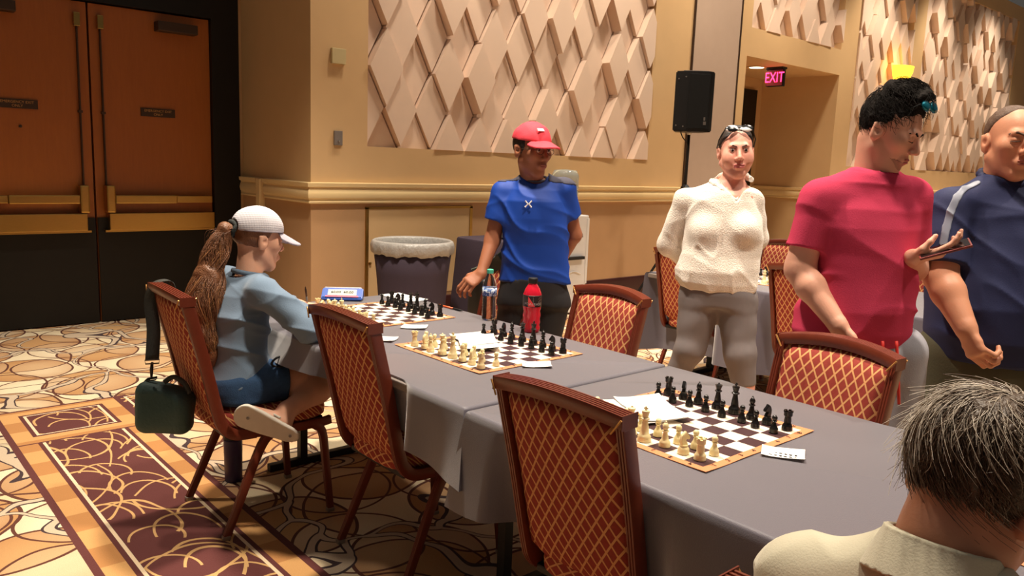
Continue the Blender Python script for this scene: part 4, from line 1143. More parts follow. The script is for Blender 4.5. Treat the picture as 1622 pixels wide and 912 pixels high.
# ================================================================== the boy in blue
def build_boy():
    p = Pose(2.76, 3.0); J, D = p.J, p.D
    root = thing('person', 'boy in blue shirt and red cap standing behind the table, reaching down', 'person', p.b)
    SK = skin('boy_skin', (158, 100, 72)); BL = plain('blue_sports_shirt', (18, 62, 154), .6, 0, .06, 10, .05, 300, .3)
    GY = plain('dark_grey_mesh_panel', (72, 70, 84), .7, 0, .08, 60, .2, 400, .2); BK = plain('black_trousers', (24, 22, 26), .75, 0, .1, 8); RD = plain('red_sun_cap', (228, 74, 88), .7, 0, .05, 20, .1, 120, .2)
    HR = plain('black_hair', (22, 17, 16), .5, 0, .2, 40, .3, 200)
    hf = Fr(J(843, 239, .01), D(.62, .78, -.08), UPZ, 1.03)
    nb = J(848, 284, -.02)
    sL, eL, wL = J(797, 306, -.02), J(780, 380, .0), J(762, 433, .10)
    sR, eR, wR = J(894, 303, -.03), J(909, 372, -.10), J(888, 415, -.20)
    hd = head_sdf(hf)
    fh = lambda P: smin(hd(P), rc(P, hf.w(0, -.022, -.055), nb+V(0, 0, -.06), .054, .062), .03)
    parts = [surf(fh, *bounds([hf.w(0, 0, 0)], .165)-np.array([[0, 0, .10], [0, 0, 0]]), .0045)]
    # right hand hovering over the table end, fingers curled
    hnd = Fr(wL, unit(J(724, 462, .17)-wL), D(.1, .55, .8), .98); hs = hand_sdf(hnd, (.55, .6, .65, .7), .5)
    parts.append(surf(lambda P: smin(chain(P, [sL, eL, wL], [.046, .040, .026], .02), hs(P), .012), *bounds([sL, eL, wL, hnd.w(0, .19, -.05), hnd.w(0, .19, .03)], .06), .0048))
    hnd2 = Fr(wR, D(-.75, -.25, -.5), D(0, -1, 0), .98); hs2 = hand_sdf(hnd2, (.4, .4, .5, .5), .4, mirror=-1)
    parts.append(surf(lambda P: smin(chain(P, [sR, eR, wR], [.046, .040, .026], .02), hs2(P), .012), *bounds([sR, eR, wR, hnd2.w(0, .18, 0)], .06), .0065))
    core = lambda P: loft(P, UPZ, p.r, p.t, [(J(846, 470, 0), .15, .10), (J(848, 360, 0), .15, .10), (J(848, 300, -.01), .12, .07), (J(848, 282, -.02), .06, .05)])
    parts.append(surf(core, *bounds([J(846, 470), J(848, 280)], .2), .014))
    npmesh('body', join(parts), SK, root)
    c = lambda px, py, dt=0: J(px, py, dt)
    def shirt(P):
        d = loft(P, UPZ, p.r, p.t, [(c(846, 446), .184, .125), (c(847, 420), .176, .122), (c(848, 385), .170, .114), (c(847, 345), .168, .116), (c(846, 318), .158, .110), (c(846, 300, -.01), .135, .090), (c(847, 287, -.02), .092, .070), (c(847, 274, -.025), .060, .060)], 2.2, .012)
        for s in (sL, sR): d = smin(d, rc(P, nb+V(0, 0, -.012), s+V(0, 0, .008), .050, .050), .03)
        for s, e, q in ((sL, eL, 1), (sR, eR, -1)):
            ax = unit(e-s); en = s+ax*(.145 if q == 1 else .14)
            sl = rc(P, s-ax*.0, en+ax*.03, .058, .068); sl = smax(sl, (P-en)@ax, .006); d = smin(d, sl, .03)
        nk = Fr(nb+V(0, 0, .008)+p.t*.012, p.D(0, .5, 1), p.t, 1)
        d = smax(d, -rc(P, nb+V(0, 0, -.004), nb+V(0, 0, .10), .062, .075), .008)
        return d+fold(P, 20, .005, 2, p.D(.5, .0, 1))+crease(P, 34, .0075, 5, p.D(.7, 0, .8))
    lo, hi = bounds([c(780, 446), c(915, 270), sL, sR, eL, eR], .13)
    npmesh('shirt', surf(shirt, lo, hi, .0065), BL, root)
    for q, (s, nx) in ((-1, (sL, 806)), (1, (sR, 886))):   # grey shoulder yokes
        a = J(820 if q < 0 else 874, 268, .0); b = s+V(0, 0, .06)
        def yk(P):
            top = shirt(P)-.0028; m = J(846, 290); u = ((P-m)@p.r)*q
            low = J(846, 287)[2]-.10*(u-.08)
            return np.maximum(np.maximum(top, low-P[:, 2]), .072-u)
        npmesh('shoulder_panel', surf(yk, *bounds([s, J(846, 272)], .12), .0055), GY, root)
    collar = B(); 
    ring = [nb+p.r*math.cos(a)*.062+p.t*(math.sin(a)*.060+.004)+V(0, 0, .004-.014*math.sin(a)) for a in np.linspace(0, 2*PI, 25)[:-1]]
    tube(collar, [q-p.b for q in ring], .007, 6, close=True); obj('collar', collar, GY, root, smooth=True)
    # emblem: a small crossed mark on the chest
    em = J(837, 323, .122); bm = B()
    for s in (-1, 1):
        for k in (-1, 1):
            pts = [em+p.r*s*.016*u+UPZ*k*(.016*u**1.4)+p.t*.002 for u in (0.12, .5, 1.0)]
            tube(bm, [q-p.b for q in pts], [.0032, .0036, .0045], 6)
    obj('chest_emblem', bm, M['white'], root)
    def pants(P):
        d = loft(P, UPZ, p.r, p.t, [(c(846, 480), .178, .115), (c(846, 455), .176, .116), (c(846, 438), .170, .112)], 2.3, .01)
        for s in (-1, 1):
            h = J(846, 480)+p.r*s*.085; d = smin(d, chain(P, [h, V(*(p.b+p.r*s*.10)[:2], .48), V(*(p.b+p.r*s*.11)[:2], .07)], [.098, .075, .062], .03), .04)
        return d+fold(P, 22, .004, 9)
    npmesh('trousers', surf(pants, V(p.b[0]-.32, p.b[1]-.32, .03), V(p.b[0]+.32, p.b[1]+.32, .95), .011), BK, root)
    for s in (-1, 1): a = p.b+p.r*s*.11; npmesh('shoe', surf(lambda P: shoe(P, a, p.t), a-V(.32, .32, .02), a+V(.32, .32, .15), .009), M['dark'], root)
    def hair(P):
        q = hf.to(P); d = ell(q, (0, -.018, .034), (.081, .100, .088)); d = smax(d, q[:, 1]-.028, .01); d = smax(d, -q[:, 2]-.052-.25*q[:, 1], .01)
        return d*hf.k+fold(P, 160, .002, 3)
    npmesh('hair', surf(hair, *bounds([hf.o], .13), .0045), HR, root)
    brows(hf, root, HR); lips(hf, root, plain('boy_lips', (150, 84, 74), .5)); eyes(hf, root); lash(hf, root, HR, .017)
    def crown(P):
        q = hf.to(P); d = ell(q, (0, -.012, .046), (.090, .110, .096)); cut = .055 - .02*q[:, 1] - q[:, 2]
        d = smax(d, cut-.004, .006); d = np.maximum(d, -ell(q, (0, -.012, .030), (.080, .100, .092)))
        return d*hf.k+fold(P, 70, .0016, 6)
    cp = npmesh('cap', surf(crown, *bounds([hf.w(0, 0, .06)], .15), .0045), RD, root)
    def brim(P):
        q = hf.to(P); x, y, z = q.T; e = np.sqrt((x/.083)**2+((y-.062)/.112)**2)-1
        zz = .060-.30*(y-.07)-4.6*x*x; return np.maximum(np.maximum(e*.08, .06-y), np.abs(z-zz)*.93-.0042)*hf.k
    npmesh('brim', surf(brim, *bounds([hf.w(0, .12, .0)], .13), .0036), RD, root)
    bm = B(); tube(bm, [Vector(hf.w(*q)-p.b) for q in ((-.086, -.05, .030), (-.095, -.085, .012), (-.085, -.125, .004))], [.010, .013, .006], 8); obj('cap_strap', bm, RD, root, smooth=True)
    bm = B()
    box(bm, -.020, .020, -.002, .002, -.008, .008); me_ = obj('cap_print', bm, M['white'], root)
    A = Matrix([[*hf.A[i]] for i in range(3)]).to_4x4(); me_.matrix_local = Matrix.Translation(Vector(hf.w(.022, .078, .106)-p.b))@A@Matrix.Rotation(.75, 4, 'X')
    # thin glasses
    for s in (-1, 1):
        bm = B(); tube(bm, [Vector(hf.w(s*(.032+.022*math.cos(a)), .105-.004*abs(math.cos(a)), .006+.016*math.sin(a))-p.b) for a in np.linspace(0, 2*PI, 17)[:-1]], .0012, 5, close=True); obj('glasses_rim', bm, M['bronze'], root)
        bm = B(); tube(bm, [Vector(hf.w(s*.054, .101, .010)-p.b), Vector(hf.w(s*.080, .05, .012)-p.b), Vector(hf.w(s*.084, -.01, .008)-p.b)], .0012, 5); obj('glasses_temple', bm, M['bronze'], root)
    bm = B(); tube(bm, [Vector(hf.w(x, .106, .010)-p.b) for x in (-.010, 0, .010)], .0012, 5); obj('glasses_bridge', bm, M['bronze'], root)
build_boy()

# ================================================================== the woman in the cream sweater
def build_woman():
    p = Pose(3.5, 2.31); J, D = p.J, p.D
    root = thing('person', 'smiling woman in cream sweater and grey trousers walking behind the table', 'person', p.b)
    SK = skin('woman_skin', (222, 158, 138)); HR = plain('dark_brown_hair', (36, 24, 20), .45, 0, .25, 60, .3, 220)
    SW = plain('cream_boucle_knit', (230, 220, 208), .95, 0, .04, 60, .5, 170, .1, None, 0, .3); GR = plain('grey_stretch_trousers', (120, 112, 112), .7, 0, .05, 10, .05, 300, .2)
    hf = Fr(J(1166, 241, .02), D(.16, .98, -.03), V(0, 0, 1)+p.r*-.06, 1.03); nb = J(1157, 292, -.02)
    hd0 = head_sdf(hf, jaw=1.16, nose=.97)
    def hd(P):
        q = hf.to(P); d = hd0(P)
        for s in (-1, 1): d = smin(d, sph(q, (s*.040, .058, -.036), .031)*hf.k, .02)
        return d
    ups = [(J(1145, 330, .0), .165, .10), (J(1150, 308, .0), .14, .088), (J(1154, 295, -.01), .10, .070), (J(1157, 284, -.02), .062, .058)]
    fh = lambda P: smin(smin(hd(P), rc(P, hf.w(0, -.024, -.06), nb+V(0, 0, -.05), .050, .058), .03), loft(P, UPZ, p.r, p.t, ups, 2.2, .02), .03)
    parts = [surf(fh, *bounds([hf.w(0, 0, .05), J(1145, 335), J(1100, 320), J(1200, 320)], .13), .0048)]
    parts.append(surf(lambda P: loft(P, UPZ, p.r, p.t, [(J(1136, 470), .16, .11), (J(1145, 380), .15, .10), (J(1147, 325), .14, .08)]), *bounds([J(1136, 470), J(1147, 320)], .2), .015))
    kn = [[J(1110, 478), J(1093, 552, .03), J(1073, 590, .0), J(1050, 690, -.06)], [J(1166, 478), J(1172, 558, .05), J(1178, 610, .05), J(1186, 705, .08)]]
    for k in kn: parts.append(surf(lambda P: chain(P, k[1:], [.055, .052, .034], .02), *bounds(k[1:], .08), .008))
    sL, eL, wL = J(1086, 318, -.03), J(1060, 388, -.10), J(1104, 425, -.20); sR, eR, wR = J(1190, 316, -.04), J(1199, 378, -.12), J(1165, 420, -.20)
    for w, dr, mi in ((wL, D(.9, -.35, -.3), 1), (wR, D(-.9, -.35, -.3), -1)):
        hh = Fr(w, dr, D(0, -1, 0), .92); h_ = hand_sdf(hh, (.4, .5, .5, .6), .4, mirror=mi); parts.append(surf(h_, *bounds([w, hh.w(0, .17, 0)], .06), .006))
    npmesh('body', join(parts), SK, root)
    def sweater0(P):
        d = loft(P, UPZ, p.r, p.t, [(J(1137, 459), .190, .135), (J(1135, 446), .204, .150), (J(1134, 428), .206, .152), (J(1139, 404), .192, .138), (J(1145, 375), .196, .130), (J(1147, 345), .185, .122), (J(1146, 318), .165, .108), (J(1149, 302), .135, .090), (J(1153, 291, -.01), .095, .074), (J(1156, 283, -.02), .070, .066)], 2.2, .014)
        for x in (1118, 1178): d = smin(d, sph(P, J(x, 366, .075), .068), .05)
        for s in (sL, sR): d = smin(d, rc(P, nb+V(0, 0, -.03), s, .052, .060), .03)
        d = smin(d, chain(P, [sL, eL, wL], [.062, .060, .044], .03), .022); d = smin(d, chain(P, [sR, eR, wR], [.060, .058, .044], .03), .022)
        return d
    def sweater(P):
        d = sweater0(P)
        uu = (P-J(1166, 316))@p.r; zz = P[:, 2]-J(1166, 318)[2]; tt = (P-nb)@p.t
        vee = np.maximum(np.abs(uu+.09*np.maximum(zz, 0))-np.maximum(zz, -1)*.80, -tt+.01)*.75
        d = smax(d, -vee, .008); d = smax(d, -rc(P, nb+V(0, 0, .0), nb+V(0, 0, .10), .064, .084), .008)
        return d+fold(P, 18, .005, 4, (0, 0, 1))+crease(P, 30, .006, 8, (0, 0, 1))
    npmesh('sweater', surf(sweater, *bounds([J(1060, 462), J(1215, 280), eL, eR, wL, wR, J(1137, 380, .16)], .11), .0068), SW, root)
    CA = [J(1124, 286, -.01)]+[surfpt(sweater0, p, x, y)-p.t*.006 for x, y in ((1133, 292), (1143, 300), (1154, 308), (1166, 317))]
    CB = [J(1190, 284, -.01)]+[surfpt(sweater0, p, x, y)-p.t*.006 for x, y in ((1190, 292), (1185, 300), (1177, 308), (1166, 317))]
    CK = [CA[0], J(1136, 281, -.06), J(1158, 277, -.085), J(1180, 279, -.06), CB[0]]
    def collar(P):
        a, b, bk = CA, CB, CK
        return np.minimum(np.minimum(chain(P, a, [.014, .014, .012, .010, .007], .01), chain(P, b, [.014, .014, .012, .010, .007], .01)), chain(P, bk, [.014, .018, .020, .018, .014], .01))+fold(P, 80, .002, 2)
    npmesh('collar', surf(collar, *bounds([J(1120, 320, .12), J(1195, 272, -.1)], .05), .005), SW, root)
    def trousers(P):
        d = loft(P, UPZ, p.r, p.t, [(J(1137, 485), .185, .125), (J(1136, 462), .190, .135), (J(1136, 440), .178, .125)], 2.2, .02)
        for k, rr in zip(kn, ([.112, .076, .060], [.108, .078, .062])):
            q = chain(P, k[:3], rr, .03); ax = unit(k[2]-k[1]); q = smax(q, (P-k[2])@ax, .006); d = smin(d, q, .03)
        return d+fold(P, 30, .0035, 7, (0, 0, 1))
    npmesh('trousers', surf(trousers, *bounds([J(1060, 430), J(1200, 618), kn[0][2], kn[1][2]], .15), .0085), GR, root)
    PK = plain('pink_flats', (206, 90, 100), .6)
    for k in kn: npmesh('shoe', surf(lambda P: shoe(P, V(k[3][0], k[3][1], 0), p.D(.3, 1), .24, .042), V(k[3][0]-.3, k[3][1]-.3, -.02), V(k[3][0]+.3, k[3][1]+.3, .15), .009), PK, root)
    def hair(P):
        q = hf.to(P); d = ell(q, (0, -.016, .040), (.082, .102, .090)); d = smax(d, q[:, 1]-.052+.9*np.maximum(0, .075-q[:, 2]), .012); d = smax(d, -q[:, 2]-.045-.5*q[:, 1], .01)
        d = smin(d, ell(q, (0, -.125, -.01), (.035, .035, .045)), .03)
        return d*hf.k+fold(P, 150, .0014, 3)
    npmesh('hair', surf(hair, *bounds([hf.o, hf.w(0, -.12, 0)], .13), .0045), HR, root)
    brows(hf, root, HR, .0024); eyes(hf, root); lash(hf, root, HR, .0185, .0014); lips(hf, root, wide=1.35, mat=plain('rose_lips', (176, 84, 84), .4))
    def zebra():
        t = Mt('zebra_sunglasses', .2); co = t.coord('Object'); x, y, z = t.xyz(co)
        w = ((x*.4+z)*160+t.noise(co, 30, 1)*5).sn(); t.color(t.mix(w.gt(.1), lin((18, 18, 20)), lin((226, 222, 220)))); return t.m
    ZB_ = zebra()
    sg = None
    for s in (-1, 1):
        def lens(P):
            q = fr2.to(P); return ell(q, (s*.034, 0, 0), (.033, .010, .020))*fr2.k
        fr2 = Fr(hf.w(0, .068, .112), unit(hf.A@V(0, .8, .6)), unit(hf.A@V(0, -.6, .8)), 1.0)
        npmesh('sunglasses_lens', surf(lens, *bounds([fr2.w(s*.034, 0, 0)], .045), .0028), ZB_, root)
        bm = B(); tube(bm, [Vector(q-p.b) for q in (fr2.w(s*.064, -.004, .004), hf.w(s*.086, .02, .06), hf.w(s*.088, -.03, .02))], .003, 6); obj('sunglasses_arm', bm, M['dark'], root)
    bm = B(); tube(bm, [Vector(fr2.w(x, .004, .002)-p.b) for x in (-.012, 0, .012)], .003, 6); obj('sunglasses_bridge', bm, M['dark'], root)
build_woman()

# ================================================================== the man in pink with a phone
def build_pink():
    p = Pose(2.80, 1.22); J, D = p.J, p.D; f = D(.55, .84); u = np.cross(f, UPZ)   # u = his right
    root = thing('person', 'young man in a pink T-shirt looking down at his phone', 'person', p.b)
    SK = skin('pink_man_skin', (216, 160, 136)); PK = plain('pink_tshirt_cotton', (194, 64, 92), .95, 0, .06, 12, .12, 260, .05); GR = plain('light_grey_jersey_shorts', (168, 168, 178), .85, 0, .05, 14, .1, 200, .2)
    HR = plain('near_black_hair', (24, 18, 15), .8, 0, .3, 50, .4, 160, .15); rs = np.random.RandomState(3)
    hf = Fr(J(1410, 210, .0), D(.90, .32, -.42), UPZ, .98); nb = J(1385, 276, -.01)
    hd = head_sdf(hf, lids=.0142, nose=.99, chin=.004)
    fh = lambda P: smin(hd(P), rc(P, hf.w(0, -.034, -.045), nb+V(0, 0, -.06), .058, .068), .03)
    parts = [surf(fh, *bounds([hf.o, nb], .15), .0042)]
    sR, eR, wR = J(1297, 316, .10), J(1266, 428, .12), J(1328, 516, .20); sL, eL, wL = J(1440, 312, -.10), J(1448, 425, -.14), J(1447, 408, .06)
    hR = Fr(wR, unit(J(1352, 560, .22)-wR), D(-.6, .8, 0), 1.02); h1 = hand_sdf(hR, (.45, .5, .55, .6), .5, mirror=1)
    parts.append(surf(lambda P: smin(chain(P, [sR, eR*.92+sR*.08, eR, eR*.7+wR*.3, wR], [.062, .049, .046, .049, .031], .02), h1(P), .012), *bounds([sR, eR, wR, hR.w(0, .17, 0)], .07), .0048))
    PH = J(1496, 394, .10); pa = unit(J(1540, 383, .10)-J(1455, 405, .10)); pb = unit(np.cross(pa, p.D(0, .25, 1))); pc = np.cross(pb, pa); pc = pc if pc[2] > 0 else -pc
    hL = Fr(wL, unit(J(1495, 400, .09)-wL), -pc*.8+p.t*.5, .98); h2 = hand_sdf(hL, (.35, .45, .5, .55), .9, mirror=-1)
    parts.append(surf(lambda P: smin(chain(P, [sL, eL, wL], [.056, .044, .030], .02), h2(P), .012), *bounds([sL, eL, wL, hL.w(0, .18, 0)], .07), .0046))
    parts.append(surf(lambda P: loft(P, UPZ, u, f, [(J(1352, 560), .15, .11), (J(1365, 400), .16, .10), (J(1375, 310), .12, .07)]), *bounds([J(1352, 560), J(1375, 300)], .2), .016))
    for s in (-1, 1): a = p.b+u*s*.10; parts.append(surf(lambda P: chain(P, [V(a[0], a[1], .55), V(a[0], a[1], .32), V(a[0], a[1], .08)], [.06, .055, .036], .02), V(a[0]-.1, a[1]-.1, .03), V(a[0]+.1, a[1]+.1, .62), .011))
    npmesh('body', join(parts), SK, root)
    def shirt(P):
        d = loft(P, UPZ, u, f, [(J(1349, 541), .200, .142), (J(1352, 520), .204, .152), (J(1357, 485), .200, .158), (J(1364, 440), .188, .142), (J(1370, 400), .186, .130), (J(1374, 360), .190, .126), (J(1377, 330), .178, .112), (J(1380, 308), .150, .090), (J(1383, 288), .105, .074), (J(1385, 272), .070, .066)], 2.25, .014)
        for s in (sR, sL): d = smin(d, rc(P, nb+V(0, 0, -.03), s+V(0, 0, .004), .056, .062), .035)
        for s, e, L in ((sR, eR, .175), (sL, eL, .17)):
            ax = unit(e-s); en = s+ax*L; sl = smax(rc(P, s, en+ax*.03, .066, .069), (P-en)@ax, .006); d = smin(d, sl, .03)
        d = smax(d, -rc(P, nb+V(0, 0, .004), nb+unit(hf.w(0, -.034, -.045)-nb)*.12, .066, .080), .008)
        return d+fold(P, 16, .005, 12, p.D(.35, 0, 1))+crease(P, 30, .0085, 13, p.D(.35, 0, 1), 4)
    npmesh('shirt', surf(shirt, *bounds([J(1270, 545), J(1460, 270), sR, sL, J(1357, 470, .2), J(1357, 470, -.2)], .11), .0062), PK, root)
    def shorts(P):
        d = loft(P, UPZ, u, f, [(J(1350, 590), .198, .140), (J(1350, 560), .196, .142), (J(1350, 530), .190, .136)], 2.2, .015)
        for s in (-1, 1): a = p.b+u*s*.095; d = smin(d, smax(rc(P, V(a[0], a[1], .84), V(a[0], a[1], .45), .108, .112), .50-P[:, 2], .006), .04)
        return d+fold(P, 26, .005, 3)
    npmesh('shorts', surf(shorts, V(p.b[0]-.3, p.b[1]-.3, .46), V(p.b[0]+.3, p.b[1]+.3, 1.0), .009), GR, root)
    for x0, x1 in ((1398, 1392), (1420, 1424)):
        bm = B(); tube(bm, [q-Vector(p.b) for q in spline([J(x0, 540, .165), J(x0+2, 580, .175), J(x1, 640, .17)], 4)], .005, 6); obj('drawstring', bm, plain('red_cord', (214, 48, 40), .6), root, smooth=True)
    for s in (-1, 1): a = p.b+u*s*.10; npmesh('shoe', surf(lambda P: shoe(P, a, f), a-V(.32, .32, .02), a+V(.32, .32, .15), .010), M['dark'], root)
    def hair(P):
        q = hf.to(P); x, y, z = q.T
        d = ell(q, (0, -.020, .044), (.084, .104, .092)); d = smin(d, ell(q, (0, .060, .132), (.058, .056, .042)), .03); d = smin(d, ell(q, (0, -.015, .138), (.064, .082, .040)), .03)
        d = smax(d, y-.062+1.15*np.maximum(0, .085-z), .012); d = smax(d, -z-.070-.12*y, .01)
        d = smax(d, -(ell(q, (.086, -.012, -.006), (.02, .026, .036))), .004); d = smax(d, -(ell(q, (-.086, -.012, -.006), (.02, .026, .036))), .004)
        return d*hf.k+fold(q, 55, .0075, 5, (.6, 1, .3))+crease(q, 120, .006, 6, (.7, .6, .2))
    npmesh('hair', surf(hair, *bounds([hf.o], .17), .0042), HR, root)
    selp = lambda q, d: q[1] < .050-1.0*max(0, .095-q[2]) and q[2] > .0 and not (abs(q[0]) > .07 and q[2] < .04 and -.05 < q[1] < .03)
    st_ = npmesh('hair_strands', comb(hf, V(0, -.006, .058), V(.084, .110, .122), 1500, .040, .0010, unit(V(.1, -.75, .65)), selp, rs, .085, .003, .22, .2), HR, root); st_['kind'] = 'stuff'
    brows(hf, root, HR, .0030); lash(hf, root, HR, .003, .0014); lips(hf, root, plain('pink_man_lips', (178, 96, 92), .5))
    hd2 = head_sdf(hf, lids=.0142, nose=.99, chin=.004)
    def stub(P):
        q = hf.to(P); x, y, z = q.T; return np.maximum(np.maximum(hd2(P)-.0009, z+.068-.45*np.maximum(0, .06-y)), -y-.012)
    npmesh('stubble', surf(stub, *bounds([hf.w(0, .05, -.08)], .09), .004), plain('stubble_skin', (178, 124, 106), .6, 0, .2, 120), root)
    TEAL = plain('teal_mirror_lens', (20, 110, 130), .12, .6)
    fr2 = Fr(hf.w(0, .066, .118), unit(hf.A@V(0, .75, .66)), unit(hf.A@V(0, -.66, .75)), 1)
    for s in (-1, 1):
        npmesh('sunglasses_lens', surf(lambda P: ell(fr2.to(P), (s*.034, .012, .0), (.032, .010, .020)), *bounds([fr2.w(s*.034, .01, 0)], .045), .003), TEAL, root)
        bm = B(); tube(bm, [Vector(q-p.b) for q in (fr2.w(s*.064, .006, .006), hf.w(s*.080, .03, .080), hf.w(s*.082, -.03, .05))], .003, 6); obj('sunglasses_arm', bm, M['grille'], root)
    # the phone is a thing of its own, held in the hand
    ph = thing('smartphone', 'dark red smartphone held by the man in pink', 'phone', PH)
    Am = Matrix([[pa[i], pb[i], pc[i]] for i in range(3)]).to_4x4()
    for nm, a, mm in (('case', (-.078, .078, -.038, .038, -.005, .003), plain('dark_red_case', (120, 44, 40), .4)), ('screen', (-.073, .073, -.034, .034, .003, .0042), plain('phone_glass', (30, 20, 22), .1))):
        o = obj(nm, bbox(*a, bev=.002 if nm == 'case' else 0), mm, ph); o.matrix_local = Am
build_pink()

# ================================================================== the man in navy
def build_navy():
    p = Pose(3.3, 1.03); J, D = p.J, p.D; f = D(.42, .90); u = np.cross(f, UPZ)
    root = thing('person', 'heavy-set man in a navy polo with a grey sleeve stripe at the right', 'person', p.b)
    SK = skin('navy_man_skin', (212, 148, 116)); NV = plain('navy_polo_fabric', (38, 42, 76), .75, 0, .08, 10, .08, 260, .25); ST = plain('grey_reflective_stripe', (120, 124, 140), .5)
    OL = plain('olive_shorts', (84, 80, 62), .85, 0, .1, 12, .1, 160, .2); HR = plain('short_brown_hair', (92, 66, 50), .6, 0, .3, 80, .5, 260)
    hf = Fr(J(1603, 226, .02), D(.42, .90, -.04), UPZ, 1.06); nb = J(1588, 286, -.02); hd = head_sdf(hf, lids=.0142, jaw=1.12)
    fh = lambda P: smin(hd(P), rc(P, hf.w(0, -.02, -.05), nb+V(0, 0, -.05), .066, .074), .03)
    parts = [surf(fh, *bounds([hf.o, nb], .155), .0045)]
    sR, eR, wR = J(1505, 330, .13), J(1490, 438, .21), J(1530, 520, .31); sL, eL, wL = J(1668, 325, -.10), J(1690, 440, -.08), J(1680, 540, .0)
    for s, e, w, mi, tx, ty in ((sR, eR, wR, 1, 1552, 575), (sL, eL, wL, -1, 1680, 600)):
        h_ = Fr(w, unit(J(tx, ty, .34)-w), D(-.75*mi, .55, 0), 1.12); hs = hand_sdf(h_, (.85, .9, .95, 1.0), .7, mirror=mi)
        parts.append(surf(lambda P: smin(chain(P, [s, e, e*.7+w*.3, w], [.062, .056, .056, .037], .02), hs(P), .014), *bounds([s, e, w, h_.w(0, .15, -.03)], .08), .0052))
    parts.append(surf(lambda P: loft(P, UPZ, u, f, [(J(1575, 570), .18, .14), (J(1580, 400), .18, .12), (J(1585, 310), .12, .07)]), *bounds([J(1575, 570), J(1585, 300)], .22), .017))
    for s in (-1, 1): a = p.b+u*s*.12; parts.append(surf(lambda P: chain(P, [V(a[0], a[1], .55), V(a[0], a[1], .32), V(a[0], a[1], .08)], [.07, .062, .04], .02), V(a[0]-.12, a[1]-.12, .03), V(a[0]+.12, a[1]+.12, .64), .012))
    npmesh('body', join(parts), SK, root)
    def shirt(P):
        d = loft(P, UPZ, u, f, [(J(1572, 566), .225, .185), (J(1573, 530), .240, .205), (J(1576, 480), .240, .210), (J(1579, 420), .222, .180), (J(1582, 370), .212, .150), (J(1584, 335), .195, .125), (J(1585, 312), .160, .098), (J(1586, 295), .112, .080), (J(1588, 282), .080, .074)], 2.25, .015)
        for s in (sR, sL): d = smin(d, rc(P, nb+V(0, 0, -.035), s, .062, .070), .035)
        for s, e, L in ((sR, eR, .215), (sL, eL, .215)):
            ax = unit(e-s); en = s+ax*L; d = smin(d, smax(rc(P, s, en+ax*.03, .076, .084), (P-en)@ax, .006), .03)
        d = smax(d, -rc(P, nb+V(0, 0, .0), nb+V(0, 0, .12), .072, .086), .008)
        return d+fold(P, 14, .005, 21, p.D(.3, 0, 1))+crease(P, 26, .007, 22, p.D(.5, 0, .8))
    lo, hi = bounds([J(1480, 570), J(1680, 275), sR, sL, eR, J(1576, 470, .25), J(1576, 470, -.25)], .12)
    npmesh('shirt', surf(shirt, lo, hi, .0075), NV, root)
    SPt = [surfpt(shirt, p, x, y) for x, y in ((1547, 290), (1530, 297), (1516, 312), (1506, 334), (1499, 360), (1494, 385))]
    a0, a1, a2 = SPt[0], SPt[3], SPt[-1]
    def stripe(P): return np.maximum(np.abs(shirt(P))-.0032, chain(P, SPt, [.013]*6, .006))
    npmesh('sleeve_stripe', surf(stripe, *bounds(SPt, .03), .0028), ST, root)
    def collar(P):
        c = [nb+u*math.cos(a)*.078+f*(math.sin(a)*.076+.01)+V(0, 0, .012-.026*math.sin(a)) for a in np.linspace(-PI*1.42, PI*.42, 15)]
        return chain(P, c, [.014]*15, .008)
    npmesh('collar', surf(collar, *bounds([nb], .13), .0055), NV, root)
    def shorts(P):
        d = loft(P, UPZ, u, f, [(J(1573, 620), .215, .165), (J(1573, 580), .218, .178), (J(1573, 550), .21, .17)], 2.2, .015)
        for s in (-1, 1): a = p.b+u*s*.11; d = smin(d, smax(rc(P, V(a[0], a[1], .80), V(a[0], a[1], .45), .122, .128), .48-P[:, 2], .006), .04)
        return d+fold(P, 22, .006, 3)
    npmesh('shorts', surf(shorts, V(p.b[0]-.34, p.b[1]-.34, .44), V(p.b[0]+.34, p.b[1]+.34, .98), .011), OL, root)
    for s in (-1, 1): a = p.b+u*s*.12; npmesh('shoe', surf(lambda P: shoe(P, a, f), a-V(.32, .32, .02), a+V(.32, .32, .15), .010), M['dark'], root)
    def hair(P):
        q = hf.to(P); x, y, z = q.T; d = ell(q, (0, -.014, .037), (.0790, .0995, .0890)); d = smax(d, y-.040+.75*np.maximum(0, .095-z), .012); d = smax(d, -z-.062-.2*y, .01)
        for s in (-1, 1): d = smax(d, -(ell(q, (s*.086, -.012, -.006), (.02, .027, .038))), .004)
        return d*hf.k+fold(P, 220, .001, 5)
    npmesh('hair', surf(hair, *bounds([hf.o], .14), .0045), HR, root)
    brows(hf, root, HR, .0036); lash(hf, root, HR, .004, .0020); lips(hf, root, plain('navy_man_lips', (168, 90, 78), .5))
build_navy()

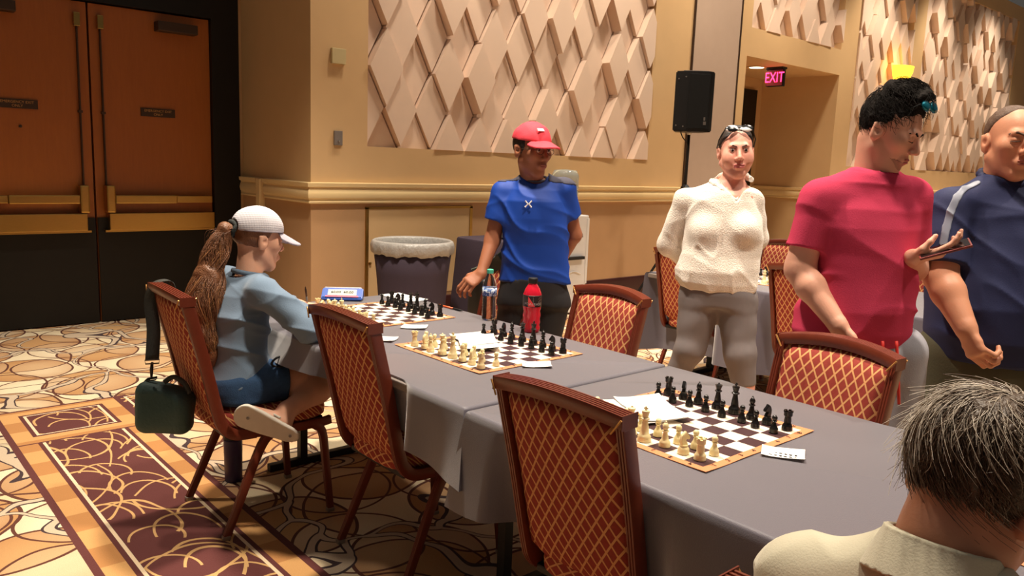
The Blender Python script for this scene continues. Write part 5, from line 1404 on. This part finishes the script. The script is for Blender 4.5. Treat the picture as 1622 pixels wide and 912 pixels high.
# ================================================================== the girl
def build_girl():
    p = Pose(1.30, 3.04)
    root = thing('person', 'girl in a white cap and blue-grey sweatshirt sitting sideways on to us, writing', 'person', (1.27, 3.04, .50))
    o = np.array(root.location)
    SK = skin('girl_skin', (222, 168, 140)); SW = plain('blue_grey_sweatshirt', (110, 129, 150), .85, 0, .06, 14, .1, 240, .15, None, 0, .2); DN = plain('denim_shorts', (52, 78, 112), .85, 0, .25, 60, .3, 300, .2)
    HR = plain('long_brown_hair', (122, 78, 50), .42, 0, .35, 26, .4, 180); HG = plain('golden_brown_strands', (168, 116, 72), .4, 0, .2, 30)
    hf = Fr(V(1.335, 3.065, 1.118), V(1, .02, -.14), UPZ, .96); nb = V(1.283, 3.045, .985)
    hd = head_sdf(hf, jaw=.94, nose=.96)
    parts = [surf(lambda P: smin(hd(P), rc(P, hf.w(0, -.028, -.05), nb+V(0, 0, -.05), .046, .056), .03), *bounds([hf.o, nb], .14), .0042)]
    sR, eR, wR = V(1.272, 2.890, .935), V(1.388, 2.715, .815), V(1.500, 3.03, .822); sL, eL, wL = V(1.272, 3.20, .935), V(1.47, 3.36, .815), V(1.60, 3.24, .80)
    hRf = Fr(wR, V(.42, .88, .10), V(-.25, .1, 1), .88); hs = hand_sdf(hRf, (.75, .8, .9, .95), .8, mirror=1)
    hLf = Fr(wL, V(.75, -.5, -.05), V(0, 0, 1), .88); hs2 = hand_sdf(hLf, (.3, .3, .35, .4), .3, mirror=-1)
    parts.append(surf(lambda P: smin(rc(P, eR*.3+wR*.7, wR, .034, .025), hs(P), .012), *bounds([wR, hRf.w(0, .14, 0)], .07), .0042))
    parts.append(surf(lambda P: smin(rc(P, eL*.3+wL*.7, wL, .034, .025), hs2(P), .012), *bounds([wL, hLf.w(0, .17, 0)], .07), .0055))
    hipR, knR, anR = V(1.22, 2.955, .572), V(1.595, 2.875, .560), V(1.325, 2.795, .478); hipL, knL, anL = V(1.22, 3.125, .572), V(1.56, 3.22, .575), V(1.40, 3.02, .555)
    foot = [anR, p.J(448, 668, .235), p.J(395, 652, .235)]
    parts.append(surf(lambda P: smin(chain(P, [hipR, knR, knR*.55+anR*.45, anR], [.082, .058, .050, .034], .03), chain(P, foot, [.034, .034, .026], .02), .02), *bounds([hipR, knR, anR, foot[2]], .11), .0065))
    parts.append(surf(lambda P: smin(chain(P, [hipL, knL, knL*.6+anL*.4, anL], [.082, .058, .050, .034], .03), rc(P, anL, anL+V(-.10, -.08, -.01), .032, .026), .03), *bounds([hipL, knL, anL, anL+V(-.10, -.08, 0)], .11), .012))
    ST = [(V(1.215, 3.04, .505), .178, .135), (V(1.215, 3.04, .57), .172, .132), (V(1.222, 3.04, .66), .155, .122), (V(1.232, 3.04, .76), .150, .114), (V(1.246, 3.04, .85), .158, .112), (V(1.260, 3.042, .915), .142, .098), (V(1.272, 3.044, .955), .105, .080), (V(1.280, 3.045, .985), .068, .066)]
    parts.append(surf(lambda P: loft(P, UPZ, V(0, 1, 0), V(1, 0, 0), [(c, a*.85, b*.85) for c, a, b in ST]), V(1.0, 2.8, .48), V(1.45, 3.3, 1.02), .014))
    npmesh('body', join(parts), SK, root)
    def top(P):
        d = loft(P, UPZ, V(0, 1, 0), V(1, 0, 0), ST[1:], 2.2, .014)
        for s in (sR, sL): d = smin(d, rc(P, nb+V(0, 0, -.03), s, .050, .060), .03)
        for a, b, c in ((sR, eR, wR), (sL, eL, wL)):
            en = b*.12+c*.88; d = smin(d, smax(chain(P, [a, b, en+unit(c-b)*.02], [.062, .056, .038], .03), (P-en)@unit(c-b), .005), .022)
        d = smax(d, -rc(P, nb+V(0, 0, .0), nb+V(.02, 0, .10), .054, .068), .008)
        return d+fold(P, 20, .0045, 31, (.6, -.3, .8))+crease(P, 36, .0085, 32, (.55, -.2, .8), 4)
    npmesh('sweatshirt', surf(top, V(1.02, 2.60, .54), V(1.70, 3.45, 1.05), .0058), SW, root)
    bm = B(); tube(bm, [Vector(nb+V(.060*math.cos(a)+.004, .058*math.sin(a), .006-.012*math.cos(a))-o) for a in np.linspace(0, 2*PI, 25)[:-1]], .010, 8, close=True); obj('neckband', bm, SW, root, smooth=True)
    def shorts(P):
        d = loft(P, UPZ, V(0, 1, 0), V(1, 0, 0), [(V(1.212, 3.04, .498), .182, .135), (V(1.212, 3.04, .55), .180, .138), (V(1.215, 3.04, .60), .172, .132)], 2.3, .02)
        for h, k in ((hipR, knR), (hipL, knL)):
            ax = unit(k-h); en = h+ax*.165; d = smin(d, smax(rc(P, h, en+ax*.03, .090, .084), (P-en)@ax, .005), .03)
        return d+fold(P, 40, .003, 35)
    npmesh('shorts', surf(shorts, V(1.02, 2.80, .46), V(1.46, 3.28, .66), .0065), DN, root)
    # flip-flop seen from below
    fy = unit(p.r*-.86+UPZ*.42-p.t*.12); sn = unit(p.t*.93-UPZ*.25+p.r*-.1); sf = Fr(p.J(423, 673, .285), fy, sn, 1)
    WS = plain('worn_white_rubber', (206, 196, 182), .8, 0, .08, 30)
    def sole(P):
        q = sf.to(P); x, y, z = q.T; w = .040+.010*np.sin((y+.02)*14)-.0; e = np.maximum(np.abs(x)-w, 0); 
        f_ = np.sqrt((x/np.maximum(w, .01))**2*.35+(y/.128)**2*.0)-2
        out = np.maximum(np.sqrt((x/w)**2+np.maximum(0, (np.abs(y)-.085)/.045)**2)-1, np.abs(y)-.131)*.035
        return smax(out, np.abs(z)-.010, .006)
    so = npmesh('sandal', surf(sole, *bounds([sf.w(0, -.14, 0), sf.w(0, .14, 0)], .07), .004), WS, root)
    for q in (-.095, .075):
        bm = B(); lathe(bm, [(0, 0), (.006, 0), (.006, .002), (0, .002)], 10); d = obj('plug', bm, M['grey_plastic'], so); d.matrix_local = Matrix.Translation(Vector(sf.w(.002, q, .0105)-o))@Matrix([[*sf.A[i]] for i in range(3)]).to_4x4()
    bm = B(); tube(bm, [Vector(sf.w(*q)-o) for q in ((-.042, -.03, -.012), (-.02, .0, -.052), (.0, .05, -.030), (.022, .0, -.052), (.043, -.03, -.012))], .005, 6); obj('sandal_strap', bm, WS, root, smooth=True)
    # hair under the cap, ponytail
    def hair(P):
        q = hf.to(P); x, y, z = q.T; d = ell(q, (0, -.016, .036), (.081, .101, .089)); d = smax(d, y-.030+.5*np.maximum(0, .05-z), .012); d = smax(d, -z-.050-.35*y, .012)
        for s in (-1, 1): d = smax(d, -(ell(q, (s*.086, -.008, -.008), (.02, .026, .036))), .004)
        return d*hf.k+fold(q, 140, .0022, 5, (.1, .9, .5))
    npmesh('hair', surf(hair, *bounds([hf.o], .14), .0042), HR, root)
    path = [hf.w(0, -.100, .040), hf.w(0, -.145, .028), V(1.165, 3.065, 1.08), V(1.128, 3.05, .98), V(1.092, 3.03, .86), V(1.085, 3.01, .76), V(1.10, 2.995, .69), V(1.105, 2.985, .655)]
    rad = [.020, .028, .044, .058, .062, .054, .040, .016]; SP = spline(path, 5)
    def tail(P): return chain(P, path, [r*.85 for r in rad], .02)+fold(P, 75, .0045, 41, (1, .3, .1))+fold(P, 190, .0015, 42, (1, .5, .1))
    npmesh('ponytail', surf(tail, *bounds(path, .08), .0048), HR, root)
    rs = np.random.RandomState(5); SPn = np.array([list(q) for q in SP]); RD = np.interp(np.linspace(0, 1, len(SPn)), np.linspace(0, 1, len(rad)), rad)
    for nm, n_, mt_ in (('ponytail_strands', 420, HR), ('golden_strands', 160, HG)):
        PS = []
        for i in range(n_):
            a0 = rs.rand()*2*PI; rr = .8+.28*rs.rand(); ph = rs.rand()*6; k0 = rs.randint(0, 10); k1 = rs.randint(22, len(SPn))
            if nm[0] == 'g': k0 = rs.randint(6, 20)
            t_ = np.linspace(0, 1, len(SPn)); a = a0+.7*np.sin(t_*9+ph); R_ = RD*rr*(1+.16*np.sin(t_*26+ph*.3))
            Q = SPn+np.stack([np.cos(a)*R_, np.sin(a)*R_, 0*a], 1)
            PS.append(Q[k0:k1])
        st_ = npmesh(nm, strands(PS, .0016, .0007), mt_, root); st_['kind'] = 'stuff'
    fl = []
    for i in range(40):
        q0 = hf.w(rs.uniform(-.03, .03), -.13, .03); q1 = q0+V(-.03-.05*rs.rand(), rs.uniform(-.04, .04), -.06*rs.rand()); q2 = q1+V(-.03*rs.rand(), 0, -.10*rs.rand()); fl.append(np.array([list(q) for q in spline([q0, q1, q2], 4)]))
    st_ = npmesh('flyaway_hair', strands(fl, .0007, .0003), HR, root); st_['kind'] = 'stuff'
    bm = B(); ctr = hf.w(0, -.118, .036); tube(bm, [Vector(ctr+hf.A@V(.024*math.cos(a), .006*math.sin(3*a), .026*math.sin(a))-o) for a in np.linspace(0, 2*PI, 19)[:-1]], .011, 8, close=True); obj('scrunchie', bm, plain('black_green_scrunchie', (36, 40, 38), .8, 0, .2, 40, .4, 100), root, smooth=True)
    WH = Mt('white_mesh_cap', .8, 0, .2); co = WH.coord('Object'); x_, y_, z_ = WH.xyz(co); WH.color(WH.mix(WH.noise(co, 20, 3), lin((184, 180, 188)), lin((210, 206, 212)))); WH.bump(((z_*900).sn()+(x_*700).sn()*.6), .22, .001); WH = WH.m
    LG = plain('lilac_grey_brim', (170, 164, 176), .75, 0, .05, 30)
    def crown(P):
        q = hf.to(P); x, y, z = q.T; d = ell(q, (0, -.010, .046), (.091, .112, .098)); d = smax(d, .040+.05*y-z, .005); d = np.maximum(d, -ell(q, (0, -.010, .030), (.081, .101, .094)))
        d = smax(d, -ell(q, (0, -.125, .046), (.042, .045, .032)), .004); return d*hf.k+fold(P, 60, .0014, 6)
    cp = npmesh('cap', surf(crown, *bounds([hf.w(0, 0, .06)], .15), .0042), WH, root)
    def brim(P):
        q = hf.to(P); x, y, z = q.T; e = np.sqrt((x/.084)**2+((y-.065)/.126)**2)-1; zz = .052-.42*(y-.07)-5.2*x*x
        return np.maximum(np.maximum(e*.08, .062-y), np.abs(z-zz)*.92-.004)*hf.k
    npmesh('brim', surf(brim, *bounds([hf.w(0, .12, .01)], .13), .0036), LG, root)
    bm = B(); tube(bm, [Vector(hf.w(*q)-o) for q in [(.088*math.sin(a), -.010-.109*math.cos(a), .043-.055*.109*math.cos(a)*1.0) for a in np.linspace(.75, 2*PI-.75, 30)]], .004, 6); obj('cap_band', bm, LG, root, smooth=True)
    brows(hf, root, HR, .003); eyes(hf, root); lash(hf, root, HR, .017); lips(hf, root, plain('girl_lips', (196, 110, 104), .4))
    bm = B(); wc = V(1.33, 2.875, .655); tube(bm, [Vector(wc+V(.028*math.cos(a), .006*math.sin(2*a), .020*math.sin(a))-o) for a in np.linspace(0, 2*PI, 17)[:-1]], .005, 6, close=True); obj('belt_loop', bm, M['dark'], root, smooth=True)
    tip, end = hRf.w(.028, .085, -.045), hRf.w(.028, .085, -.045)+V(-.028, -.030, .118)
    pen(*tip, *end, (M['steel'], M['bronze']), 'slim pen held upright in the girl\'s writing hand', .0042)
build_girl()

# ================================================================== the man in khaki, foreground
def build_khaki():
    root = thing('person', 'grey-haired man in a khaki polo seated in the foreground, seen from behind', 'person', (1.12, .33, .50)); o = np.array(root.location)
    SK = skin('khaki_man_skin', (206, 142, 112)); KH = plain('khaki_polo_fabric', (206, 198, 174), .85, 0, .05, 12, .12, 320, .15, None, 0, .2)
    HR = plain('dark_brown_grey_hair', (92, 74, 60), .45, 0, .35, 60, .5, 120); HGY = plain('grey_hair_strands', (186, 170, 152), .4, 0, .2, 60); HB = plain('brown_hair_strands', (100, 78, 62), .45, 0, .3, 60)
    H = V(1.150, .333, 1.052); hf = Fr(H, V(1, -.30, -.60), UPZ, 1.03); nb = V(1.082, .350, .982)
    hd = head_sdf(hf); 
    parts = [surf(lambda P: smin(hd(P), chain(P, [hf.w(0, -.030, -.035), (hf.w(0, -.03, -.06)+nb)/2+V(-.004, 0, 0), nb+V(-.01, 0, -.06)], [.056, .051, .062], .03), .035), *bounds([hf.o, nb], .155), .0038)]
    sL, eL, wL = V(1.055, .515, .870), V(1.30, .66, .73), V(1.52, .47, .80); sR, eR, wR = V(1.055, .145, .870), V(1.30, .08, .73), V(1.52, .22, .80)
    for s, e, w, m_ in ((sL, eL, wL, -1), (sR, eR, wR, 1)):
        h_ = Fr(w, V(1, -.2*m_*-1, -.05), UPZ, 1.02); hs = hand_sdf(h_, (.3, .35, .4, .45), .4, mirror=m_)
        parts.append(surf(lambda P: smin(chain(P, [s, e, w], [.055, .046, .031], .02), hs(P), .012), *bounds([s, e, w, h_.w(0, .19, 0)], .07), .0062))
    ST = [(V(1.08, .34, .50), .20, .15), (V(1.07, .34, .62), .20, .155), (V(1.065, .343, .75), .200, .145), (V(1.062, .345, .84), .190, .125), (V(1.066, .346, .902), .150, .100), (V(1.075, .348, .950), .100, .080), (V(1.082, .350, .980), .072, .070)]
    parts.append(surf(lambda P: loft(P, UPZ, V(0, 1, 0), V(1, 0, 0), [(c, a*.8, b*.8) for c, a, b in ST]), V(.8, .1, .48), V(1.35, .65, 1.0), .016))
    npmesh('body', join(parts), SK, root)
    def shirt(P):
        d = loft(P, UPZ, V(0, 1, 0), V(1, 0, 0), ST, 2.25, .015)
        for s in (sL, sR): d = smin(d, rc(P, nb+V(0, 0, -.045), s, .060, .066), .04)
        for s, e in ((sL, eL), (sR, eR)):
            ax = unit(e-s); en = s+ax*.20; d = smin(d, smax(rc(P, s, en+ax*.03, .070, .074), (P-en)@ax, .006), .03)
        d = smax(d, -rc(P, nb+V(-.005, 0, -.004), nb+V(.04, 0, .10), .066, .080), .008)
        return d+fold(P, 18, .004, 51, (.3, .6, .5))+crease(P, 26, .006, 52, (.2, .8, .3))
    npmesh('shirt', surf(shirt, V(.82, -.02, .47), V(1.42, .78, .99), .0058), KH, root)
    cf = Fr(nb+V(.0, 0, .012), V(.96, -.05, -.30), V(.30, 0, .95), 1)
    def collar(P):
        q = cf.to(P); x, y, z = q.T; rho = np.sqrt(x*x+y*y); a = np.arctan2(np.abs(x), -y)
        low = -.052-.016*(a/PI)
        flap = np.abs(rho-(.070+np.maximum(0, -z)*.34+.004*np.sin(a*3)))-.0036
        stand = np.abs(rho-.0650)-.0034
        d = np.minimum(np.maximum(flap, np.maximum(z-.004, low-z)), np.maximum(stand, np.maximum(z-.004, -.05-z)))
        return np.maximum(d, (a-2.75)*.07)
    npmesh('collar', surf(collar, *bounds([nb], .155), .0034), KH, root)
    PT = plain('dark_trousers', (46, 46, 54), .85)
    def trs(P):
        d = None
        for y in (.22, .45):
            e = chain(P, [V(1.06, y, .575), V(1.50, y+.02*(1 if y > .3 else -1), .565), V(1.50, y, .09)], [.095, .078, .062], .03); d = e if d is None else smin(d, e, .03)
        return d
    npmesh('trousers', surf(trs, V(.92, .08, .04), V(1.64, .60, .72), .012), PT, root)
    for y in (.22, .45): npmesh('shoe', surf(lambda P: shoe(P, V(1.50, y, 0), V(1, 0, 0)), V(1.3, y-.1, -.02), V(1.85, y+.1, .16), .010), M['dark'], root)
    # hair: solid base and combed strands spreading from the crown
    E0, ER = V(0, -.018, .040), V(.084, .106, .094)
    def hair(P):
        q = hf.to(P); x, y, z = q.T; d = ell(q, E0, ER); d = smax(d, y-.055+.7*np.maximum(0, .075-z), .012); d = smax(d, -z-.064-.25*y, .010)
        for s in (-1, 1): d = smax(d, -(ell(q, (s*.088, -.010, -.012), (.024, .028, .040))), .004)
        return d*hf.k+fold(q, 70, .0045, 61, (.9, .2, .6))+crease(q, 120, .005, 62, (.9, .2, .6))
    npmesh('hair', surf(hair, *bounds([hf.o], .15), .0038), HR, root)
    rs = np.random.RandomState(9); wh = unit(V(.30, -.50, .80))
    def onscalp(q, d): return not (q[1] > .045-.6*max(0, .07-q[2]) or q[2] < -.066-.25*q[1] or (abs(q[0]) > .07 and -.045 < q[1] < .02 and q[2] < .03))
    top_ = lambda q, d: onscalp(q, d) and rs.rand() < min(1, max(.05, .15+1.6*(d[2]-.1)+.5*max(0, -d[0])))
    st_ = npmesh('brown_strands', comb(hf, E0, ER, 3000, .062, .0008, wh, onscalp, rs, .045, .004, .2), HB, root); st_['kind'] = 'stuff'
    st_ = npmesh('grey_strands', comb(hf, E0, ER*1.015, 1150, .064, .0008, wh, top_, rs, .055, .005, .2), HGY, root); st_['kind'] = 'stuff'
    brows(hf, root, HR); lips(hf, root, plain('khaki_man_lips', (170, 96, 86), .5)); lash(hf, root, HR, .006)
build_khaki()

# ================================================================== the green shoulder bag on the girl's chair
def build_bag():
    bp = Pose(.93, 3.07); J = bp.J; root = thing('shoulder_bag', 'dark green nylon shoulder bag hanging by its strap from the girl\'s chair', 'bag', J(262, 640)); o = np.array(root.location)
    ax = unit(J(236, 668)-J(256, 598)); fx = unit(bp.r*.92+bp.t*.38); ay = -ax; n_ = np.cross(fx, ay); fr = Fr(J(262, 640), fx, ay, 1)   # x = depth, y = width, z = up
    def shape(P):
        q = fr.to(P); x, y, z = q.T
        d = bx3(q, (0, 0, -.012), (.060, .105, .100), None, .045); d = smax(d, (y*.55+z-.085)*.85, .03)
        return d+fold(P, 34, .006, 71)
    b_ = npmesh('bag_body', surf(shape, *bounds([o], .20), .0052), GRN, root)
    for off, nm, mt_ in ((.0, 'zip', M['dark']), (.050, 'piping', STR)):
        pts = []
        for a in np.linspace(-.9, 3.2, 30):
            yy, zz = -.02+.075*math.cos(a+1.3), -.012+.09*math.sin(a+1.3)
        bm = B(); prof = [(-.099, -.095), (-.104, -.05), (-.103, .01), (-.098, .055), (-.080, .088), (-.045, .097)]
        pts = [Vector(fr.w(-.028+off*1.0, y+off*.35, z+.001)-o) for y, z in prof]
        tube(bm, spline(pts, 4), .0055 if nm == 'zip' else .003, 6); obj(nm, bm, mt_, b_, smooth=True)
    bm = B(); tube(bm, spline([Vector(fr.w(.01, .0, .088)-o), Vector(fr.w(.012, .035, .108)-o), Vector(fr.w(.012, .075, .085)-o), Vector(fr.w(.01, .095, .045)-o)], 5), .010, 8); obj('carry_handle', bm, STR, root, smooth=True)
    s0, s1, s2 = J(264, 458, .02), J(262, 470, .055), J(241, 570, .03)
    crest = V(.992, 3.165, .958)
    pts = spline([crest+V(.05, 0, -.10), crest+V(.036, 0, -.008), crest+V(0, 0, .006), crest+V(-.040, 0, -.014), crest+V(-.05, -.005, -.07), (crest+s2)/2+V(-.015, 0, -.03), s2], 6)
    side = unit(V(.0, 1, 0)*.8+bp.r*.5)
    bm = B(); sweep(bm, [q-Vector(o) for q in pts], [(-.024, -.0016), (.024, -.0016), (.024, .0016), (-.024, .0016)], side, lambda t_: Vector((0, 1, 0)).lerp(Vector(-bp.r), min(1, max(0, (t_-.5)/.3)))); obj('strap', bm, STR, root, smooth=True)
    bm = B(); a = Vector(s2-o); sd = Vector(bp.r)*1.15; tube(bm, [a-sd*.022, a+sd*.022, a+sd*.020+Vector((0, 0, -.014)), a-sd*.020+Vector((0, 0, -.014))], .0028, 6, close=True); obj('buckle', bm, M['bronze'], root)
    c2 = Vector(J(241, 574, .02)-o); c3 = Vector(J(240, 598, .01)-o)
    bm = B(); tube(bm, [c2, (c2+c3)/2+Vector((0, .004, 0)), c3], [.005, .007, .004], 8); obj('snap_hook', bm, M['dark'], root, smooth=True)
build_bag()
